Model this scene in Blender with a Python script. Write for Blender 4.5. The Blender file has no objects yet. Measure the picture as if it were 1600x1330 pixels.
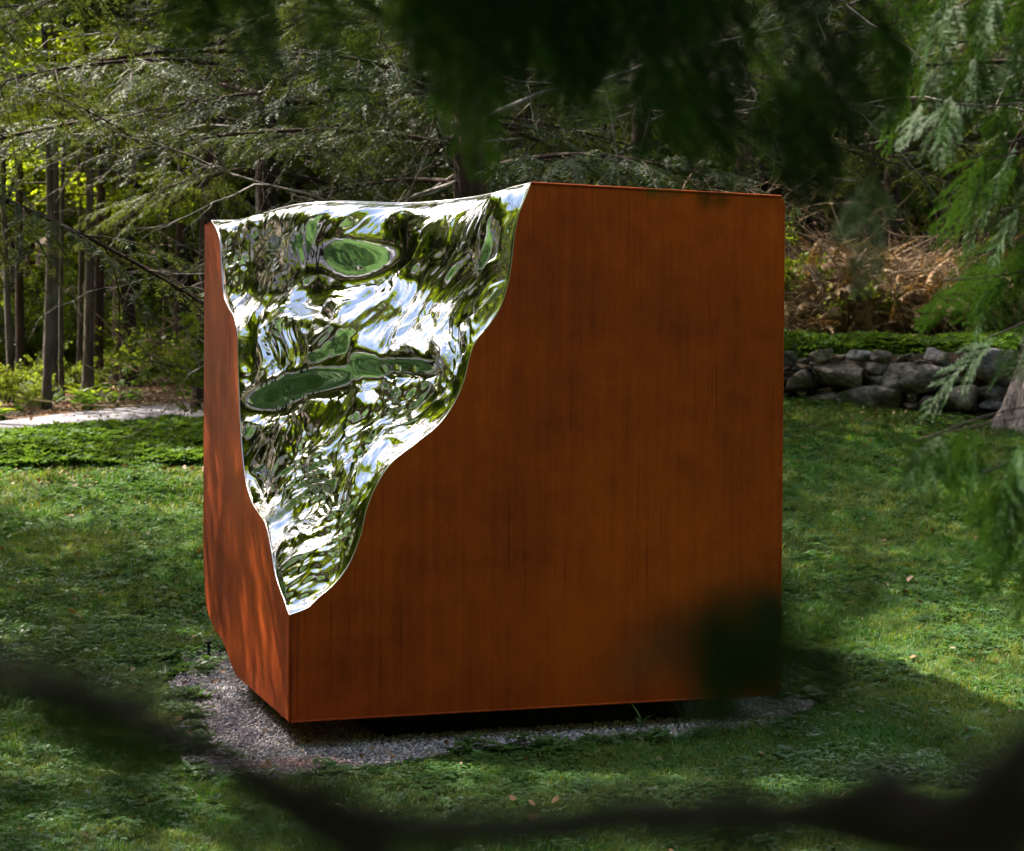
import bpy, math, random
import numpy as np
from math import hypot, radians, degrees, sin, cos, pi, tan, atan2, sqrt
from mathutils import Matrix, Vector, Euler

sc = bpy.context.scene
COL = sc.collection

# ------------------------------------------------------------------ camera, light, exposure
CAM_Z = 1.621
FPX = 2617.0                       # focal length in pixels of a 1600 px wide frame
cd = bpy.data.cameras.new("camera"); cam = bpy.data.objects.new("camera", cd); COL.objects.link(cam)
cd.sensor_width = 36; cd.lens = FPX / 1600 * 36
cd.clip_start = 0.05; cd.clip_end = 2000
cam.location = (0, 0, CAM_Z)
cam.rotation_euler = (Matrix.Rotation(radians(90) - 0.01202, 3, 'X') @ Matrix.Rotation(0.00719, 3, 'Z')).to_euler()
cd.dof.use_dof = True; cd.dof.focus_distance = 8.4; cd.dof.aperture_fstop = 4.8
sc.camera = cam

SUN_EL, SUN_AZ = radians(52), atan2(0.50, -0.85)       # azimuth of the direction TO the sun, from +X
to_sun = Vector((cos(SUN_AZ) * cos(SUN_EL), sin(SUN_AZ) * cos(SUN_EL), sin(SUN_EL)))
world = bpy.data.worlds.new("World"); sc.world = world; world.use_nodes = True
wn = world.node_tree; wn.nodes.clear()
sky = wn.nodes.new("ShaderNodeTexSky"); sky.sky_type = 'NISHITA'; sky.sun_disc = False
sky.sun_elevation = SUN_EL; sky.sun_rotation = pi / 2 - SUN_AZ
sky.dust_density = 6.0; sky.air_density = 1.0; sky.ozone_density = 1.0
bg = wn.nodes.new("ShaderNodeBackground"); bg.inputs[1].default_value = 0.15
wo = wn.nodes.new("ShaderNodeOutputWorld")
wn.links.new(sky.outputs[0], bg.inputs[0]); wn.links.new(bg.outputs[0], wo.inputs[0])
sd = bpy.data.lights.new("sun", 'SUN'); sd.energy = 5.0; sd.angle = radians(0.5); sd.color = (1, 0.93, 0.8)
so = bpy.data.objects.new("sun", sd); COL.objects.link(so)
so.rotation_euler = to_sun.to_track_quat('Z', 'Y').to_euler(); so.location = (-30, 20, 40)
sc.view_settings.view_transform = 'Standard'; sc.view_settings.look = 'None'
sc.view_settings.exposure = 1.6; sc.view_settings.gamma = 1.0
sc.view_settings.use_curve_mapping = False
sc.render.engine = 'CYCLES'
sc.cycles.max_bounces = 6; sc.cycles.diffuse_bounces = 3; sc.cycles.glossy_bounces = 4
sc.cycles.transmission_bounces = 3; sc.cycles.caustics_reflective = True
sc.cycles.sample_clamp_indirect = 4.0
sc.cycles.use_denoising = True
sc.cycles.use_adaptive_sampling = True; sc.cycles.adaptive_threshold = 0.02

# ------------------------------------------------------------------ materials
def mat(name):
    m = bpy.data.materials.new(name); m.use_nodes = True; m.node_tree.nodes.clear()
    return m, m.node_tree.nodes, m.node_tree.links

def nd(ns, t, **kw):
    n = ns.new(t)
    for k, v in kw.items():
        if k.startswith('i_'):
            key = k[2:]
            n.inputs[int(key) if key.isdigit() else key.replace('_', ' ')].default_value = v
        else:
            setattr(n, k, v)
    return n

def ramp(ns, stops):
    r = ns.new("ShaderNodeValToRGB"); cr = r.color_ramp
    while len(cr.elements) < len(stops): cr.elements.new(0.5)
    for e, (p, c) in zip(cr.elements, stops):
        e.position = p; e.color = (*c, 1)
    return r

def foliage(name, dark, light, warm=None, transl=0.35, scale=1.2, rough=0.5, spec=0.35, tw=1.0):
    m, ns, lk = mat(name)
    out = ns.new("ShaderNodeOutputMaterial")
    oi = ns.new("ShaderNodeObjectInfo"); geo = ns.new("ShaderNodeNewGeometry")
    no = nd(ns, "ShaderNodeTexNoise", i_Scale=scale, i_Detail=4.0)
    lk.new(geo.outputs['Position'], no.inputs['Vector'])
    ad = nd(ns, "ShaderNodeMath", operation='MULTIPLY_ADD'); ad.inputs[1].default_value = 0.45
    lk.new(oi.outputs['Random'], ad.inputs[0]); lk.new(no.outputs[0], ad.inputs[2])
    ri = nd(ns, "ShaderNodeMath", operation='MULTIPLY_ADD'); ri.inputs[1].default_value = 0.35
    lk.new(geo.outputs['Random Per Island'], ri.inputs[0]); lk.new(ad.outputs[0], ri.inputs[2])
    mid = tuple((a + b) / 2 for a, b in zip(dark, light))
    st = [(0.45, dark), (0.85, mid), (1.05 if warm is None else 1.0, light)]
    st = [(min(p, 1.0), c) for p, c in st]
    if warm is not None: st = [(0.4, dark), (0.72, mid), (0.9, light), (1.0, warm)]
    r = ramp(ns, st); lk.new(ri.outputs[0], r.inputs[0])
    p = nd(ns, "ShaderNodeBsdfPrincipled"); p.inputs['Roughness'].default_value = rough
    p.inputs['Specular IOR Level'].default_value = spec
    lk.new(r.outputs[0], p.inputs['Base Color'])
    t = ns.new("ShaderNodeBsdfTranslucent")
    tc = nd(ns, "ShaderNodeMix", data_type='RGBA', blend_type='MULTIPLY'); tc.inputs[0].default_value = 1.0
    lk.new(r.outputs[0], tc.inputs[6]); tc.inputs[7].default_value = (2.6 * tw, 2.2 * tw, 0.7 * tw, 1)
    lk.new(tc.outputs[2], t.inputs[0])
    mx = ns.new("ShaderNodeMixShader"); mx.inputs[0].default_value = transl
    lk.new(p.outputs[0], mx.inputs[1]); lk.new(t.outputs[0], mx.inputs[2]); lk.new(mx.outputs[0], out.inputs[0])
    return m

def surf(name, stops, scale=5.0, detail=8.0, rough=0.9, bump=0.3, bscale=30.0, stretch=(1, 1, 1), coord='Object', dist=0.02, mix2=None):
    m, ns, lk = mat(name)
    out = ns.new("ShaderNodeOutputMaterial"); tc = ns.new("ShaderNodeTexCoord")
    mp = ns.new("ShaderNodeMapping"); mp.inputs['Scale'].default_value = stretch
    if coord == 'World':
        g = ns.new("ShaderNodeNewGeometry"); lk.new(g.outputs['Position'], mp.inputs[0])
    else:
        lk.new(tc.outputs[coord], mp.inputs[0])
    n1 = nd(ns, "ShaderNodeTexNoise", i_Scale=scale, i_Detail=detail); lk.new(mp.outputs[0], n1.inputs['Vector'])
    r = ramp(ns, stops)
    n2 = nd(ns, "ShaderNodeTexNoise", i_Scale=bscale, i_Detail=6.0); lk.new(mp.outputs[0], n2.inputs['Vector'])
    mm = nd(ns, "ShaderNodeMath", operation='MULTIPLY_ADD'); mm.inputs[1].default_value = 0.35
    sb = nd(ns, "ShaderNodeMath", operation='SUBTRACT'); sb.inputs[1].default_value = 0.5
    lk.new(n2.outputs[0], sb.inputs[0]); lk.new(sb.outputs[0], mm.inputs[0]); lk.new(n1.outputs[0], mm.inputs[2])
    lk.new(mm.outputs[0], r.inputs[0])
    p = ns.new("ShaderNodeBsdfPrincipled"); p.inputs['Roughness'].default_value = rough
    p.inputs['Specular IOR Level'].default_value = 0.25
    lk.new(r.outputs[0], p.inputs['Base Color'])
    b = ns.new("ShaderNodeBump"); b.inputs['Strength'].default_value = bump; b.inputs['Distance'].default_value = dist
    lk.new(n2.outputs[0], b.inputs['Height']); lk.new(b.outputs[0], p.inputs['Normal'])
    lk.new(p.outputs[0], out.inputs[0])
    return m

M = {}
M['hemlock'] = foliage('hemlock_needles', (0.011, 0.023, 0.010), (0.062, 0.090, 0.038), transl=0.30, scale=0.8, spec=.15)
M['maple'] = foliage('maple_leaves', (0.055, 0.105, 0.010), (0.170, 0.240, 0.022), transl=0.6, scale=0.6, tw=1.25)
M['cedar'] = foliage('cedar_scales', (0.008, 0.024, 0.006), (0.026, 0.066, 0.016), transl=0.2, scale=6.0, rough=0.5, spec=0.12)
M['grass'] = foliage('grass_blades', (0.026, 0.100, 0.014), (0.060, 0.180, 0.024), warm=(0.15, 0.19, 0.05), transl=0.34, scale=0.9, tw=.85)
M['clover'] = foliage('clover_leaves', (0.035, 0.090, 0.022), (0.080, 0.170, 0.055), transl=0.3, scale=1.5, rough=0.38, spec=0.5)
M['ivy'] = foliage('groundcover_leaves', (0.028, 0.072, 0.018), (0.078, 0.155, 0.042), transl=0.3, scale=1.0, rough=0.6, spec=0.15)
M['shrub'] = foliage('shrub_leaves', (0.040, 0.075, 0.015), (0.130, 0.190, 0.030), transl=0.45, scale=1.0)
M['dead'] = foliage('dead_fronds', (0.10, 0.062, 0.032), (0.42, 0.27, 0.14), transl=0.2, scale=1.0, tw=0.5)
M['litter'] = foliage('fallen_leaves', (0.10, 0.055, 0.028), (0.34, 0.20, 0.10), transl=0.1, scale=2.0, tw=0.5)
M['bark_grey'] = surf('grey_bark', [(0.3, (0.045, 0.037, 0.030)), (0.55, (0.115, 0.098, 0.082)), (0.75, (0.19, 0.17, 0.15))], scale=4, bscale=22, stretch=(3, 3, 0.5), bump=0.9)
M['bark_brown'] = surf('brown_bark', [(0.3, (0.020, 0.013, 0.010)), (0.55, (0.055, 0.034, 0.025)), (0.75, (0.11, 0.075, 0.058))], scale=4, bscale=20, stretch=(3, 3, 0.4), bump=1.0)
M['bark_shag'] = surf('shaggy_pink_grey_bark', [(0.3, (0.14, 0.095, 0.085)), (0.5, (0.40, 0.32, 0.30)), (0.7, (0.62, 0.56, 0.54))], scale=5, bscale=18, stretch=(5, 5, 0.5), bump=1.0, dist=0.05)
M['shaded_needles'] = foliage('dark_needles', (0.004, 0.012, 0.003), (0.012, 0.034, 0.007), transl=0.15, scale=6.0, rough=.6, spec=.1)  # darker copy of the cedar foliage, with the canopy's shade put into its colour
M['twig'] = surf('dead_twig', [(0.3, (0.10, 0.085, 0.075)), (0.7, (0.30, 0.27, 0.25))], scale=6)
M['tantwig'] = surf('tan_dead_twig', [(0.3, (0.12, 0.075, 0.045)), (0.7, (0.38, 0.27, 0.17))], scale=3, coord='World')
M['darkwood'] = surf('dark_branch_bark', [(0.3, (0.010, 0.008, 0.008)), (0.7, (0.028, 0.021, 0.020))], scale=10)
M['soil'] = surf('lawn_soil', [(0.25, (0.024, 0.045, 0.012)), (0.5, (0.040, 0.090, 0.020)), (0.68, (0.070, 0.120, 0.030)), (0.85, (0.15, 0.12, 0.06))], scale=1.3, bscale=45, bump=0.8, coord='World')
M['meadow'] = surf('meadow_grass', [(0.25, (0.09, 0.15, 0.010)), (0.5, (0.20, 0.27, 0.012)), (0.75, (0.33, 0.34, 0.03))], scale=1.0, bscale=30, bump=0.8, coord='World')
M['floor'] = surf('forest_floor', [(0.25, (0.018, 0.014, 0.009)), (0.45, (0.045, 0.028, 0.016)), (0.55, (0.11, 0.052, 0.028)), (0.66, (0.03, 0.05, 0.014))], scale=0.7, bscale=25, bump=0.8, coord='World', dist=0.05)
M['path'] = surf('path_gravel', [(0.25, (0.15, 0.143, 0.165)), (0.55, (0.26, 0.25, 0.285)), (0.8, (0.38, 0.365, 0.40))], scale=2.0, bscale=60, bump=0.8, coord='World')
M['pad'] = surf('pad_gravel_bed', [(0.25, (0.09, 0.08, 0.085)), (0.55, (0.20, 0.185, 0.195)), (0.8, (0.30, 0.28, 0.29))], scale=9.0, bscale=80, bump=0.9, coord='World')
M['dirt'] = surf('bed_soil', [(0.3, (0.018, 0.013, 0.009)), (0.7, (0.07, 0.045, 0.03))], scale=3, bump=0.8, coord='World')

def pebble_mat():
    m, ns, lk = mat('gravel_stones')
    out = ns.new("ShaderNodeOutputMaterial"); oi = ns.new("ShaderNodeObjectInfo")
    r = ramp(ns, [(0.0, (0.14, 0.13, 0.16)), (0.35, (0.36, 0.34, 0.40)), (0.65, (0.52, 0.48, 0.53)), (0.8, (0.44, 0.33, 0.30)), (1.0, (0.75, 0.73, 0.78))])
    lk.new(oi.outputs['Random'], r.inputs[0])
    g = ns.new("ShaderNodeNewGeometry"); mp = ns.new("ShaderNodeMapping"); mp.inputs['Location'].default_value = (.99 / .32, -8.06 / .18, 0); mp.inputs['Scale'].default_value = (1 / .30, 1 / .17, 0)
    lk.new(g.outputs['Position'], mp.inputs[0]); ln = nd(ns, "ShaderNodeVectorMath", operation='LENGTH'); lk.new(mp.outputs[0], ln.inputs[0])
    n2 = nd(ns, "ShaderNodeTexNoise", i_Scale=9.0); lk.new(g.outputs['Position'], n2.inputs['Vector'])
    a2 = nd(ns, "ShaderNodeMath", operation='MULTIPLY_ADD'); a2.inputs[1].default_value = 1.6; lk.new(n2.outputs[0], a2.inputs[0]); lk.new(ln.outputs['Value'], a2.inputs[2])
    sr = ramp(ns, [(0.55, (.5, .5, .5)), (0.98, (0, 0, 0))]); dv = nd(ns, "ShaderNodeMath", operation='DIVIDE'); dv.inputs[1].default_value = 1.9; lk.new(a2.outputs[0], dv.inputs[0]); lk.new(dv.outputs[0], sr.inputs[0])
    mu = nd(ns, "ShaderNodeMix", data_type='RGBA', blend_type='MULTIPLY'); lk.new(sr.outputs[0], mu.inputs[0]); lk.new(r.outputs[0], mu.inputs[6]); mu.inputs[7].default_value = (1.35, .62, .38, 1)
    p = ns.new("ShaderNodeBsdfPrincipled"); p.inputs['Roughness'].default_value = 0.75
    lk.new(mu.outputs[2], p.inputs['Base Color']); lk.new(p.outputs[0], out.inputs[0]); return m
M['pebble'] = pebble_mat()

def stone_mat():
    m, ns, lk = mat('field_stone')
    out = ns.new("ShaderNodeOutputMaterial"); oi = ns.new("ShaderNodeObjectInfo"); tc = ns.new("ShaderNodeTexCoord")
    g = ns.new("ShaderNodeNewGeometry")
    n1 = nd(ns, "ShaderNodeTexNoise", i_Scale=5.0, i_Detail=9.0, i_Roughness=0.65); lk.new(g.outputs['Position'], n1.inputs['Vector'])
    r = ramp(ns, [(0.32, (0.06, 0.056, 0.056)), (0.48, (0.19, 0.18, 0.175)), (0.6, (0.34, 0.32, 0.31)), (0.7, (0.60, 0.57, 0.55))])
    lk.new(n1.outputs[0], r.inputs[0])
    rr = ramp(ns, [(0.0, (0.75, 0.80, 0.95)), (0.5, (1.0, 0.95, 0.9)), (1.0, (1.05, 0.80, 0.62))]); lk.new(oi.outputs['Random'], rr.inputs[0])
    mu = nd(ns, "ShaderNodeMix", data_type='RGBA', blend_type='MULTIPLY'); mu.inputs[0].default_value = 1
    lk.new(r.outputs[0], mu.inputs[6]); lk.new(rr.outputs[0], mu.inputs[7])
    n2 = nd(ns, "ShaderNodeTexNoise", i_Scale=2.4, i_Detail=6.0); lk.new(g.outputs['Position'], n2.inputs['Vector'])
    mr = ramp(ns, [(0.52, (0, 0, 0)), (0.64, (1, 1, 1))]); lk.new(n2.outputs[0], mr.inputs[0])
    mo = nd(ns, "ShaderNodeMix", data_type='RGBA'); lk.new(mr.outputs[0], mo.inputs[0]); lk.new(mu.outputs[2], mo.inputs[6])
    mo.inputs[7].default_value = (0.055, 0.060, 0.018, 1)
    p = ns.new("ShaderNodeBsdfPrincipled"); p.inputs['Roughness'].default_value = 0.85
    lk.new(mo.outputs[2], p.inputs['Base Color'])
    b = ns.new("ShaderNodeBump"); b.inputs['Strength'].default_value = 1.0; b.inputs['Distance'].default_value = 0.08
    n3 = nd(ns, "ShaderNodeTexNoise", i_Scale=14.0, i_Detail=8.0); lk.new(g.outputs['Position'], n3.inputs['Vector'])
    lk.new(n3.outputs[0], b.inputs['Height']); lk.new(b.outputs[0], p.inputs['Normal'])
    lk.new(p.outputs[0], out.inputs[0]); return m
M['stone'] = stone_mat()

def corten():
    m, ns, lk = mat('weathered_steel')
    out = ns.new("ShaderNodeOutputMaterial"); tc = ns.new("ShaderNodeTexCoord")
    def noise(scale, stretch, detail=5.0, rough=0.55):
        mp = ns.new("ShaderNodeMapping"); mp.inputs['Scale'].default_value = stretch
        lk.new(tc.outputs['Object'], mp.inputs[0])
        n = nd(ns, "ShaderNodeTexNoise", i_Scale=scale, i_Detail=detail, i_Roughness=rough)
        lk.new(mp.outputs[0], n.inputs['Vector']); return n.outputs[0]
    broad = noise(1.1, (1, 1, 0.7)); streak = noise(9.0, (3.0, 3.0, 0.10), 8.0, 0.65); fine = noise(60.0, (2.0, 2.0, 0.12), 4.0)
    mott = noise(6.0, (1, 1, 1), 7.0, 0.6)
    def ma(a, k, b):
        n = nd(ns, "ShaderNodeMath", operation='MULTIPLY_ADD'); n.inputs[1].default_value = k
        lk.new(a, n.inputs[0])
        if isinstance(b, float): n.inputs[2].default_value = b
        else: lk.new(b, n.inputs[2])
        return n.outputs[0]
    v = ma(broad, 0.62, -0.20); v = ma(streak, 0.30, v); v = ma(fine, 0.15, v); v = ma(mott, 0.30, v); v = ma(noise(170.0, (1, 1, 0.5), 3.0), 0.26, v)
    runs = noise(26.0, (1.6, 1.6, 0.035), 3.0); rr_ = nd(ns, "ShaderNodeMapRange", i_1=0.60, i_2=0.72, i_3=0.0, i_4=1.0); lk.new(runs, rr_.inputs[0]); v = ma(rr_.outputs[0], -0.14, v)
    r = ramp(ns, [(0.28, (0.090, 0.0115, 0.004)), (0.44, (0.190, 0.027, 0.005)), (0.58, (0.315, 0.047, 0.006)), (0.76, (0.47, 0.082, 0.008))])
    lk.new(v, r.inputs[0])
    # scattered pale specks and small dark runs
    sp = nd(ns, "ShaderNodeTexVoronoi", i_Scale=9.0); lk.new(tc.outputs['Object'], sp.inputs['Vector'])
    sr = ramp(ns, [(0.010, (1, 1, 1)), (0.018, (0, 0, 0))]); lk.new(sp.outputs['Distance'], sr.inputs[0])
    mk = nd(ns, "ShaderNodeMix", data_type='RGBA'); lk.new(sr.outputs[0], mk.inputs[0]); lk.new(r.outputs[0], mk.inputs[6])
    mk.inputs[7].default_value = (0.45, 0.33, 0.22, 1)
    p = ns.new("ShaderNodeBsdfPrincipled"); lk.new(mk.outputs[2], p.inputs['Base Color'])
    rr = nd(ns, "ShaderNodeMapRange", i_1=0.3, i_2=0.7, i_3=0.72, i_4=0.5); lk.new(v, rr.inputs[0]); lk.new(rr.outputs[0], p.inputs['Roughness'])
    p.inputs['Specular IOR Level'].default_value = 0.18
    b = ns.new("ShaderNodeBump"); b.inputs['Strength'].default_value = 0.25; b.inputs['Distance'].default_value = 0.004
    lk.new(ma(fine, 0.5, mott), b.inputs['Height']); lk.new(b.outputs[0], p.inputs['Normal'])
    lk.new(p.outputs[0], out.inputs[0]); return m
M['corten'] = corten()

def metal(name, col, rough):
    m, ns, lk = mat(name); out = ns.new("ShaderNodeOutputMaterial"); p = ns.new("ShaderNodeBsdfPrincipled")
    p.inputs['Base Color'].default_value = (*col, 1); p.inputs['Metallic'].default_value = 1; p.inputs['Roughness'].default_value = rough
    lk.new(p.outputs[0], out.inputs[0]); return m
M['mirror'] = metal('mirror_polished_steel', (0.86, 0.865, 0.875), 0.015)
M['rim'] = metal('brushed_edge', (0.85, 0.84, 0.84), 0.3)
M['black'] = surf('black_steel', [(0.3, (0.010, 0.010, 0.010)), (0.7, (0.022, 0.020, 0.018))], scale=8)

# ------------------------------------------------------------------ mesh helpers
class MB:
    """collects vertices and faces; build() links them as one mesh object"""
    def __init__(s): s.V = []; s.F = []; s.n = 0
    def add(s, V, F):
        V = np.asarray(V, dtype=np.float32).reshape(-1, 3); F = np.asarray(F, dtype=np.int32)
        s.V.append(V); s.F.append(F + s.n); s.n += len(V)
    def mesh(s, name, m, smooth=False):
        V = np.concatenate(s.V); me = bpy.data.meshes.new(name)
        me.vertices.add(len(V)); me.vertices.foreach_set('co', V.ravel())
        li = np.concatenate([f.ravel() for f in s.F]); cnt = np.concatenate([np.full(len(f), f.shape[1], dtype=np.int32) for f in s.F])
        me.loops.add(len(li)); me.loops.foreach_set('vertex_index', li.astype(np.int32))
        st = np.concatenate([[0], np.cumsum(cnt)[:-1]]).astype(np.int32)
        me.polygons.add(len(cnt)); me.polygons.foreach_set('loop_start', st); me.polygons.foreach_set('loop_total', cnt)
        if smooth: me.polygons.foreach_set('use_smooth', np.ones(len(cnt), dtype=bool))
        me.update(calc_edges=True); me.validate()
        for k in (m if isinstance(m, (list, tuple)) else [m]): me.materials.append(k)
        return me
    def build(s, name, m, parent=None, smooth=False): return link(name, s.mesh(name, m, smooth), parent)

def link(name, data, parent=None, matrix=None):
    o = bpy.data.objects.new(name, data); COL.objects.link(o)
    if parent is not None: o.parent = parent
    if matrix is not None: o.matrix_local = matrix
    return o

def tag(o, label=None, cat=None, group=None, kind=None):
    if label: o['label'] = label
    if cat: o['category'] = cat
    if group: o['group'] = group
    if kind: o['kind'] = kind
    return o

def empty(name, loc, label, cat, group=None, rz=0):
    o = bpy.data.objects.new(name, None); COL.objects.link(o); o.location = loc; o.rotation_euler = (0, 0, rz)
    return tag(o, label, cat, group)

def tube(mb, P, R, n=6, cap=True):
    P = np.asarray(P, float); R = np.asarray(R, float) * np.ones(len(P))
    T = np.gradient(P, axis=0); T /= np.linalg.norm(T, axis=1)[:, None] + 1e-9
    ref = np.array([0, 0, 1.0]) if abs(T[0][2]) < 0.8 else np.array([1.0, 0, 0])
    A = np.cross(T, ref); A /= np.linalg.norm(A, axis=1)[:, None] + 1e-9; B = np.cross(T, A)
    th = np.arange(n) * 2 * pi / n
    V = P[:, None] + R[:, None, None] * (np.cos(th)[None, :, None] * A[:, None] + np.sin(th)[None, :, None] * B[:, None])
    m = len(P); i = np.arange(m - 1)[:, None] * n; j = np.arange(n)[None]; k = (j + 1) % n
    F = np.stack([i + j, i + k, i + n + k, i + n + j], -1).reshape(-1, 4)
    mb.add(V.reshape(-1, 3), F)
    if cap and n == 4: mb.add(V[-1], [[0, 1, 2, 3]])

def gnoise(shape_u, U, Vv, seed):
    """value noise with smooth interpolation at float coords"""
    rs = np.random.RandomState(seed); G = rs.rand(64, 64)
    iu = np.floor(U).astype(int); iv = np.floor(Vv).astype(int); fu = U - iu; fv = Vv - iv
    fu = fu * fu * fu * (fu * (fu * 6 - 15) + 10); fv = fv * fv * fv * (fv * (fv * 6 - 15) + 10)
    g = lambda a, b: G[a % 64, b % 64]
    return (g(iu, iv) * (1 - fu) * (1 - fv) + g(iu + 1, iv) * fu * (1 - fv) + g(iu, iv + 1) * (1 - fu) * fv + g(iu + 1, iv + 1) * fu * fv) * 2 - 1

# ------------------------------------------------------------------ terrain
YL = [-300, 9.5, 12, 15, 18, 22, 26, 30, 40, 60, 120, 400]; ZL = [-.05, -.05, .10, .45, .85, 1.10, 1.48, 1.70, 2.1, 5.0, 24, 60]
YR = [-300, 9, 12, 15, 18, 20.3, 20.9, 26, 30, 40, 60, 120, 400]; ZR = [-.05, -.05, .26, .78, 1.30, 1.64, 2.22, 2.8, 3.4, 5.0, 9.0, 28, 60]
def ground(x, y):
    x = np.asarray(x, float); y = np.asarray(y, float)
    t = np.clip((x - (-2.0)) / 4.0, 0, 1); t = t * t * (3 - 2 * t)
    l = sum(np.interp(y + d, YL, ZL) for d in (-.9, -.45, 0, .45, .9)) / 5
    r = np.interp(y, YR, ZR)
    z = l * (1 - t) + r * t
    far = np.clip((np.hypot(x, y) - 14) / 30, 0, 1)
    z = z + 0.5 * far * gnoise(0, x * .08 + 7, y * .08 + 3, 4) + 0.04 * gnoise(0, x * .5 + 9, y * .5, 5) * np.clip((y - 8.5) / 3, 0, 1)
    side = np.clip((np.abs(x + 2) - 34) / 80, 0, 1); bk = np.clip((-y - 28) / 80, 0, 1)
    return z + side * 22 + bk * 18
def gz(x, y): return float(ground(x, y))

def sheet(name, xs, ys, dz, m, kind='structure', keep=None):
    X, Y = np.meshgrid(xs, ys); Z = ground(X, Y) + dz
    nx, ny = len(xs), len(ys); i = np.arange(ny - 1)[:, None] * nx; j = np.arange(nx - 1)[None]
    F = np.stack([i + j, i + j + 1, i + nx + j + 1, i + nx + j], -1).reshape(-1, 4)
    mb = MB(); mb.add(np.stack([X, Y, Z], -1).reshape(-1, 3), F)
    return tag(mb.build(name, m, smooth=True), kind=kind)

xs = np.unique(np.concatenate([np.linspace(-250, -30, 30), np.linspace(-30, 30, 181), np.linspace(30, 250, 30)]))
ys = np.unique(np.concatenate([np.linspace(-200, -20, 25), np.linspace(-20, 45, 217), np.linspace(45, 350, 40)]))
sheet('forest_floor', xs, ys, 0.0, M['floor'])

PATH_C = np.array([(-1.8, 29.0), (-3.4, 26.9), (-4.9, 24.8), (-6.8, 22.1), (-8.2, 18.5), (-7.9, 13), (-7.3, 9), (-6.9, 5), (-5.8, .5), (-3, -3.2), (2, -5), (9, -5), (15, -2), (21, 3), (28, 7)], float)
def resample(P, n):
    d = np.concatenate([[0], np.cumsum(np.linalg.norm(np.diff(P, axis=0), axis=1))]); t = np.linspace(0, d[-1], n)
    Q = np.stack([np.interp(t, d, P[:, k]) for k in range(P.shape[1])], -1)
    for _ in range(int(n / 14)): Q[1:-1] = (Q[:-2] + 2 * Q[1:-1] + Q[2:]) / 4
    return Q
PC = resample(PATH_C, 160)
Tn = np.gradient(PC, axis=0); Tn /= np.linalg.norm(Tn, axis=1)[:, None]; Nn = np.stack([-Tn[:, 1], Tn[:, 0]], -1)
PW = 1.15
def strip(name, offs, dz, m, wob=0.1, keep=None):
    rs = np.random.RandomState(3); rows = []
    for k, o in enumerate(offs):
        w = wob * gnoise(0, np.arange(len(PC)) * .37, np.full(len(PC), k * 5.0), 8)
        Q = PC + Nn * (o + w)[:, None] if isinstance(o, np.ndarray) else PC + Nn * (o + w)[:, None]
        rows.append(np.stack([Q[:, 0], Q[:, 1], ground(Q[:, 0], Q[:, 1]) + dz], -1))
    V = np.stack(rows); V = V[:, keep] if keep is not None else V; a, b = V.shape[:2]; i = np.arange(a - 1)[:, None] * b; j = np.arange(b - 1)[None]
    F = np.stack([i + j, i + j + 1, i + b + j + 1, i + b + j], -1).reshape(-1, 4)
    mb = MB(); mb.add(V.reshape(-1, 3), F); return tag(mb.build(name, m, smooth=True), kind='structure')
WID = 1 + .7 * np.clip((17 - PC[:, 1]) / 4, 0, 1)
strip('gravel_path', [WID * v for v in np.linspace(-PW, PW, 7)], 0.035, M['path'])
strip('meadow', [WID * v for v in np.linspace(-PW - 4.5, -PW - 0.12, 14)], 0.02, M['meadow'], 0.4, PC[:, 1] < 19.5)

# lawn: fan from its middle out to the inner edge of the path, the bed and the wall
LC = np.array([-1.0, 8.0])
WID_ = 1 + .7 * np.clip((17 - PC[:, 1]) / 4, 0, 1)
inner = PC + Nn * ((PW * WID_ + .05)[:, None])
lawn_edge = np.concatenate([[(9.5, 21.0), (6.2, 19.0), (4.2, 19.9), (2.6, 20.6), (0.5, 20.0), (-2.5, 18.15), (-5.5, 18.0), (-7.0, 17.8)],
                            inner[(inner[:, 1] < 17.0) & (inner[:, 0] < 20)], [(20, 8), (17, 16)]])
lawn_edge = resample(np.concatenate([lawn_edge, lawn_edge[:1]]), 400)
R_ = np.linspace(0, 1, 90)[:, None, None]
XY = LC + (lawn_edge[None] - LC) * R_
V = np.concatenate([XY, (ground(XY[..., 0], XY[..., 1]) + 0.012)[..., None]], -1)
a_, b_ = V.shape[:2]; i_ = np.arange(a_ - 1)[:, None] * b_; j_ = np.arange(b_ - 1)[None]
mb = MB(); mb.add(V.reshape(-1, 3), np.stack([i_ + j_, i_ + j_ + 1, i_ + b_ + j_ + 1, i_ + b_ + j_], -1).reshape(-1, 4))
tag(mb.build('lawn', M['soil'], smooth=True), kind='structure')

def inpoly(x, y, P):
    P = np.asarray(P); r = np.zeros(np.shape(x), bool); j = len(P) - 1
    for i in range(len(P)):
        xi, yi = P[i]; xj, yj = P[j]
        c = ((yi > y) != (yj > y)) & (x < (xj - xi) * (y - yi) / (yj - yi + 1e-12) + xi); r ^= c; j = i
    return r

# ------------------------------------------------------------------ cube frame (front-left-bottom corner, right, back)
CO = np.array([-1.0428, 7.886, 0.12]); YAW = 0.3373; H = 2.6
CA = np.array([cos(YAW), sin(YAW), 0]); CB = np.array([-sin(YAW), cos(YAW), 0])
def cw(a, b, z): return CO + a * CA + b * CB + np.array([0, 0, z])

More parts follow.
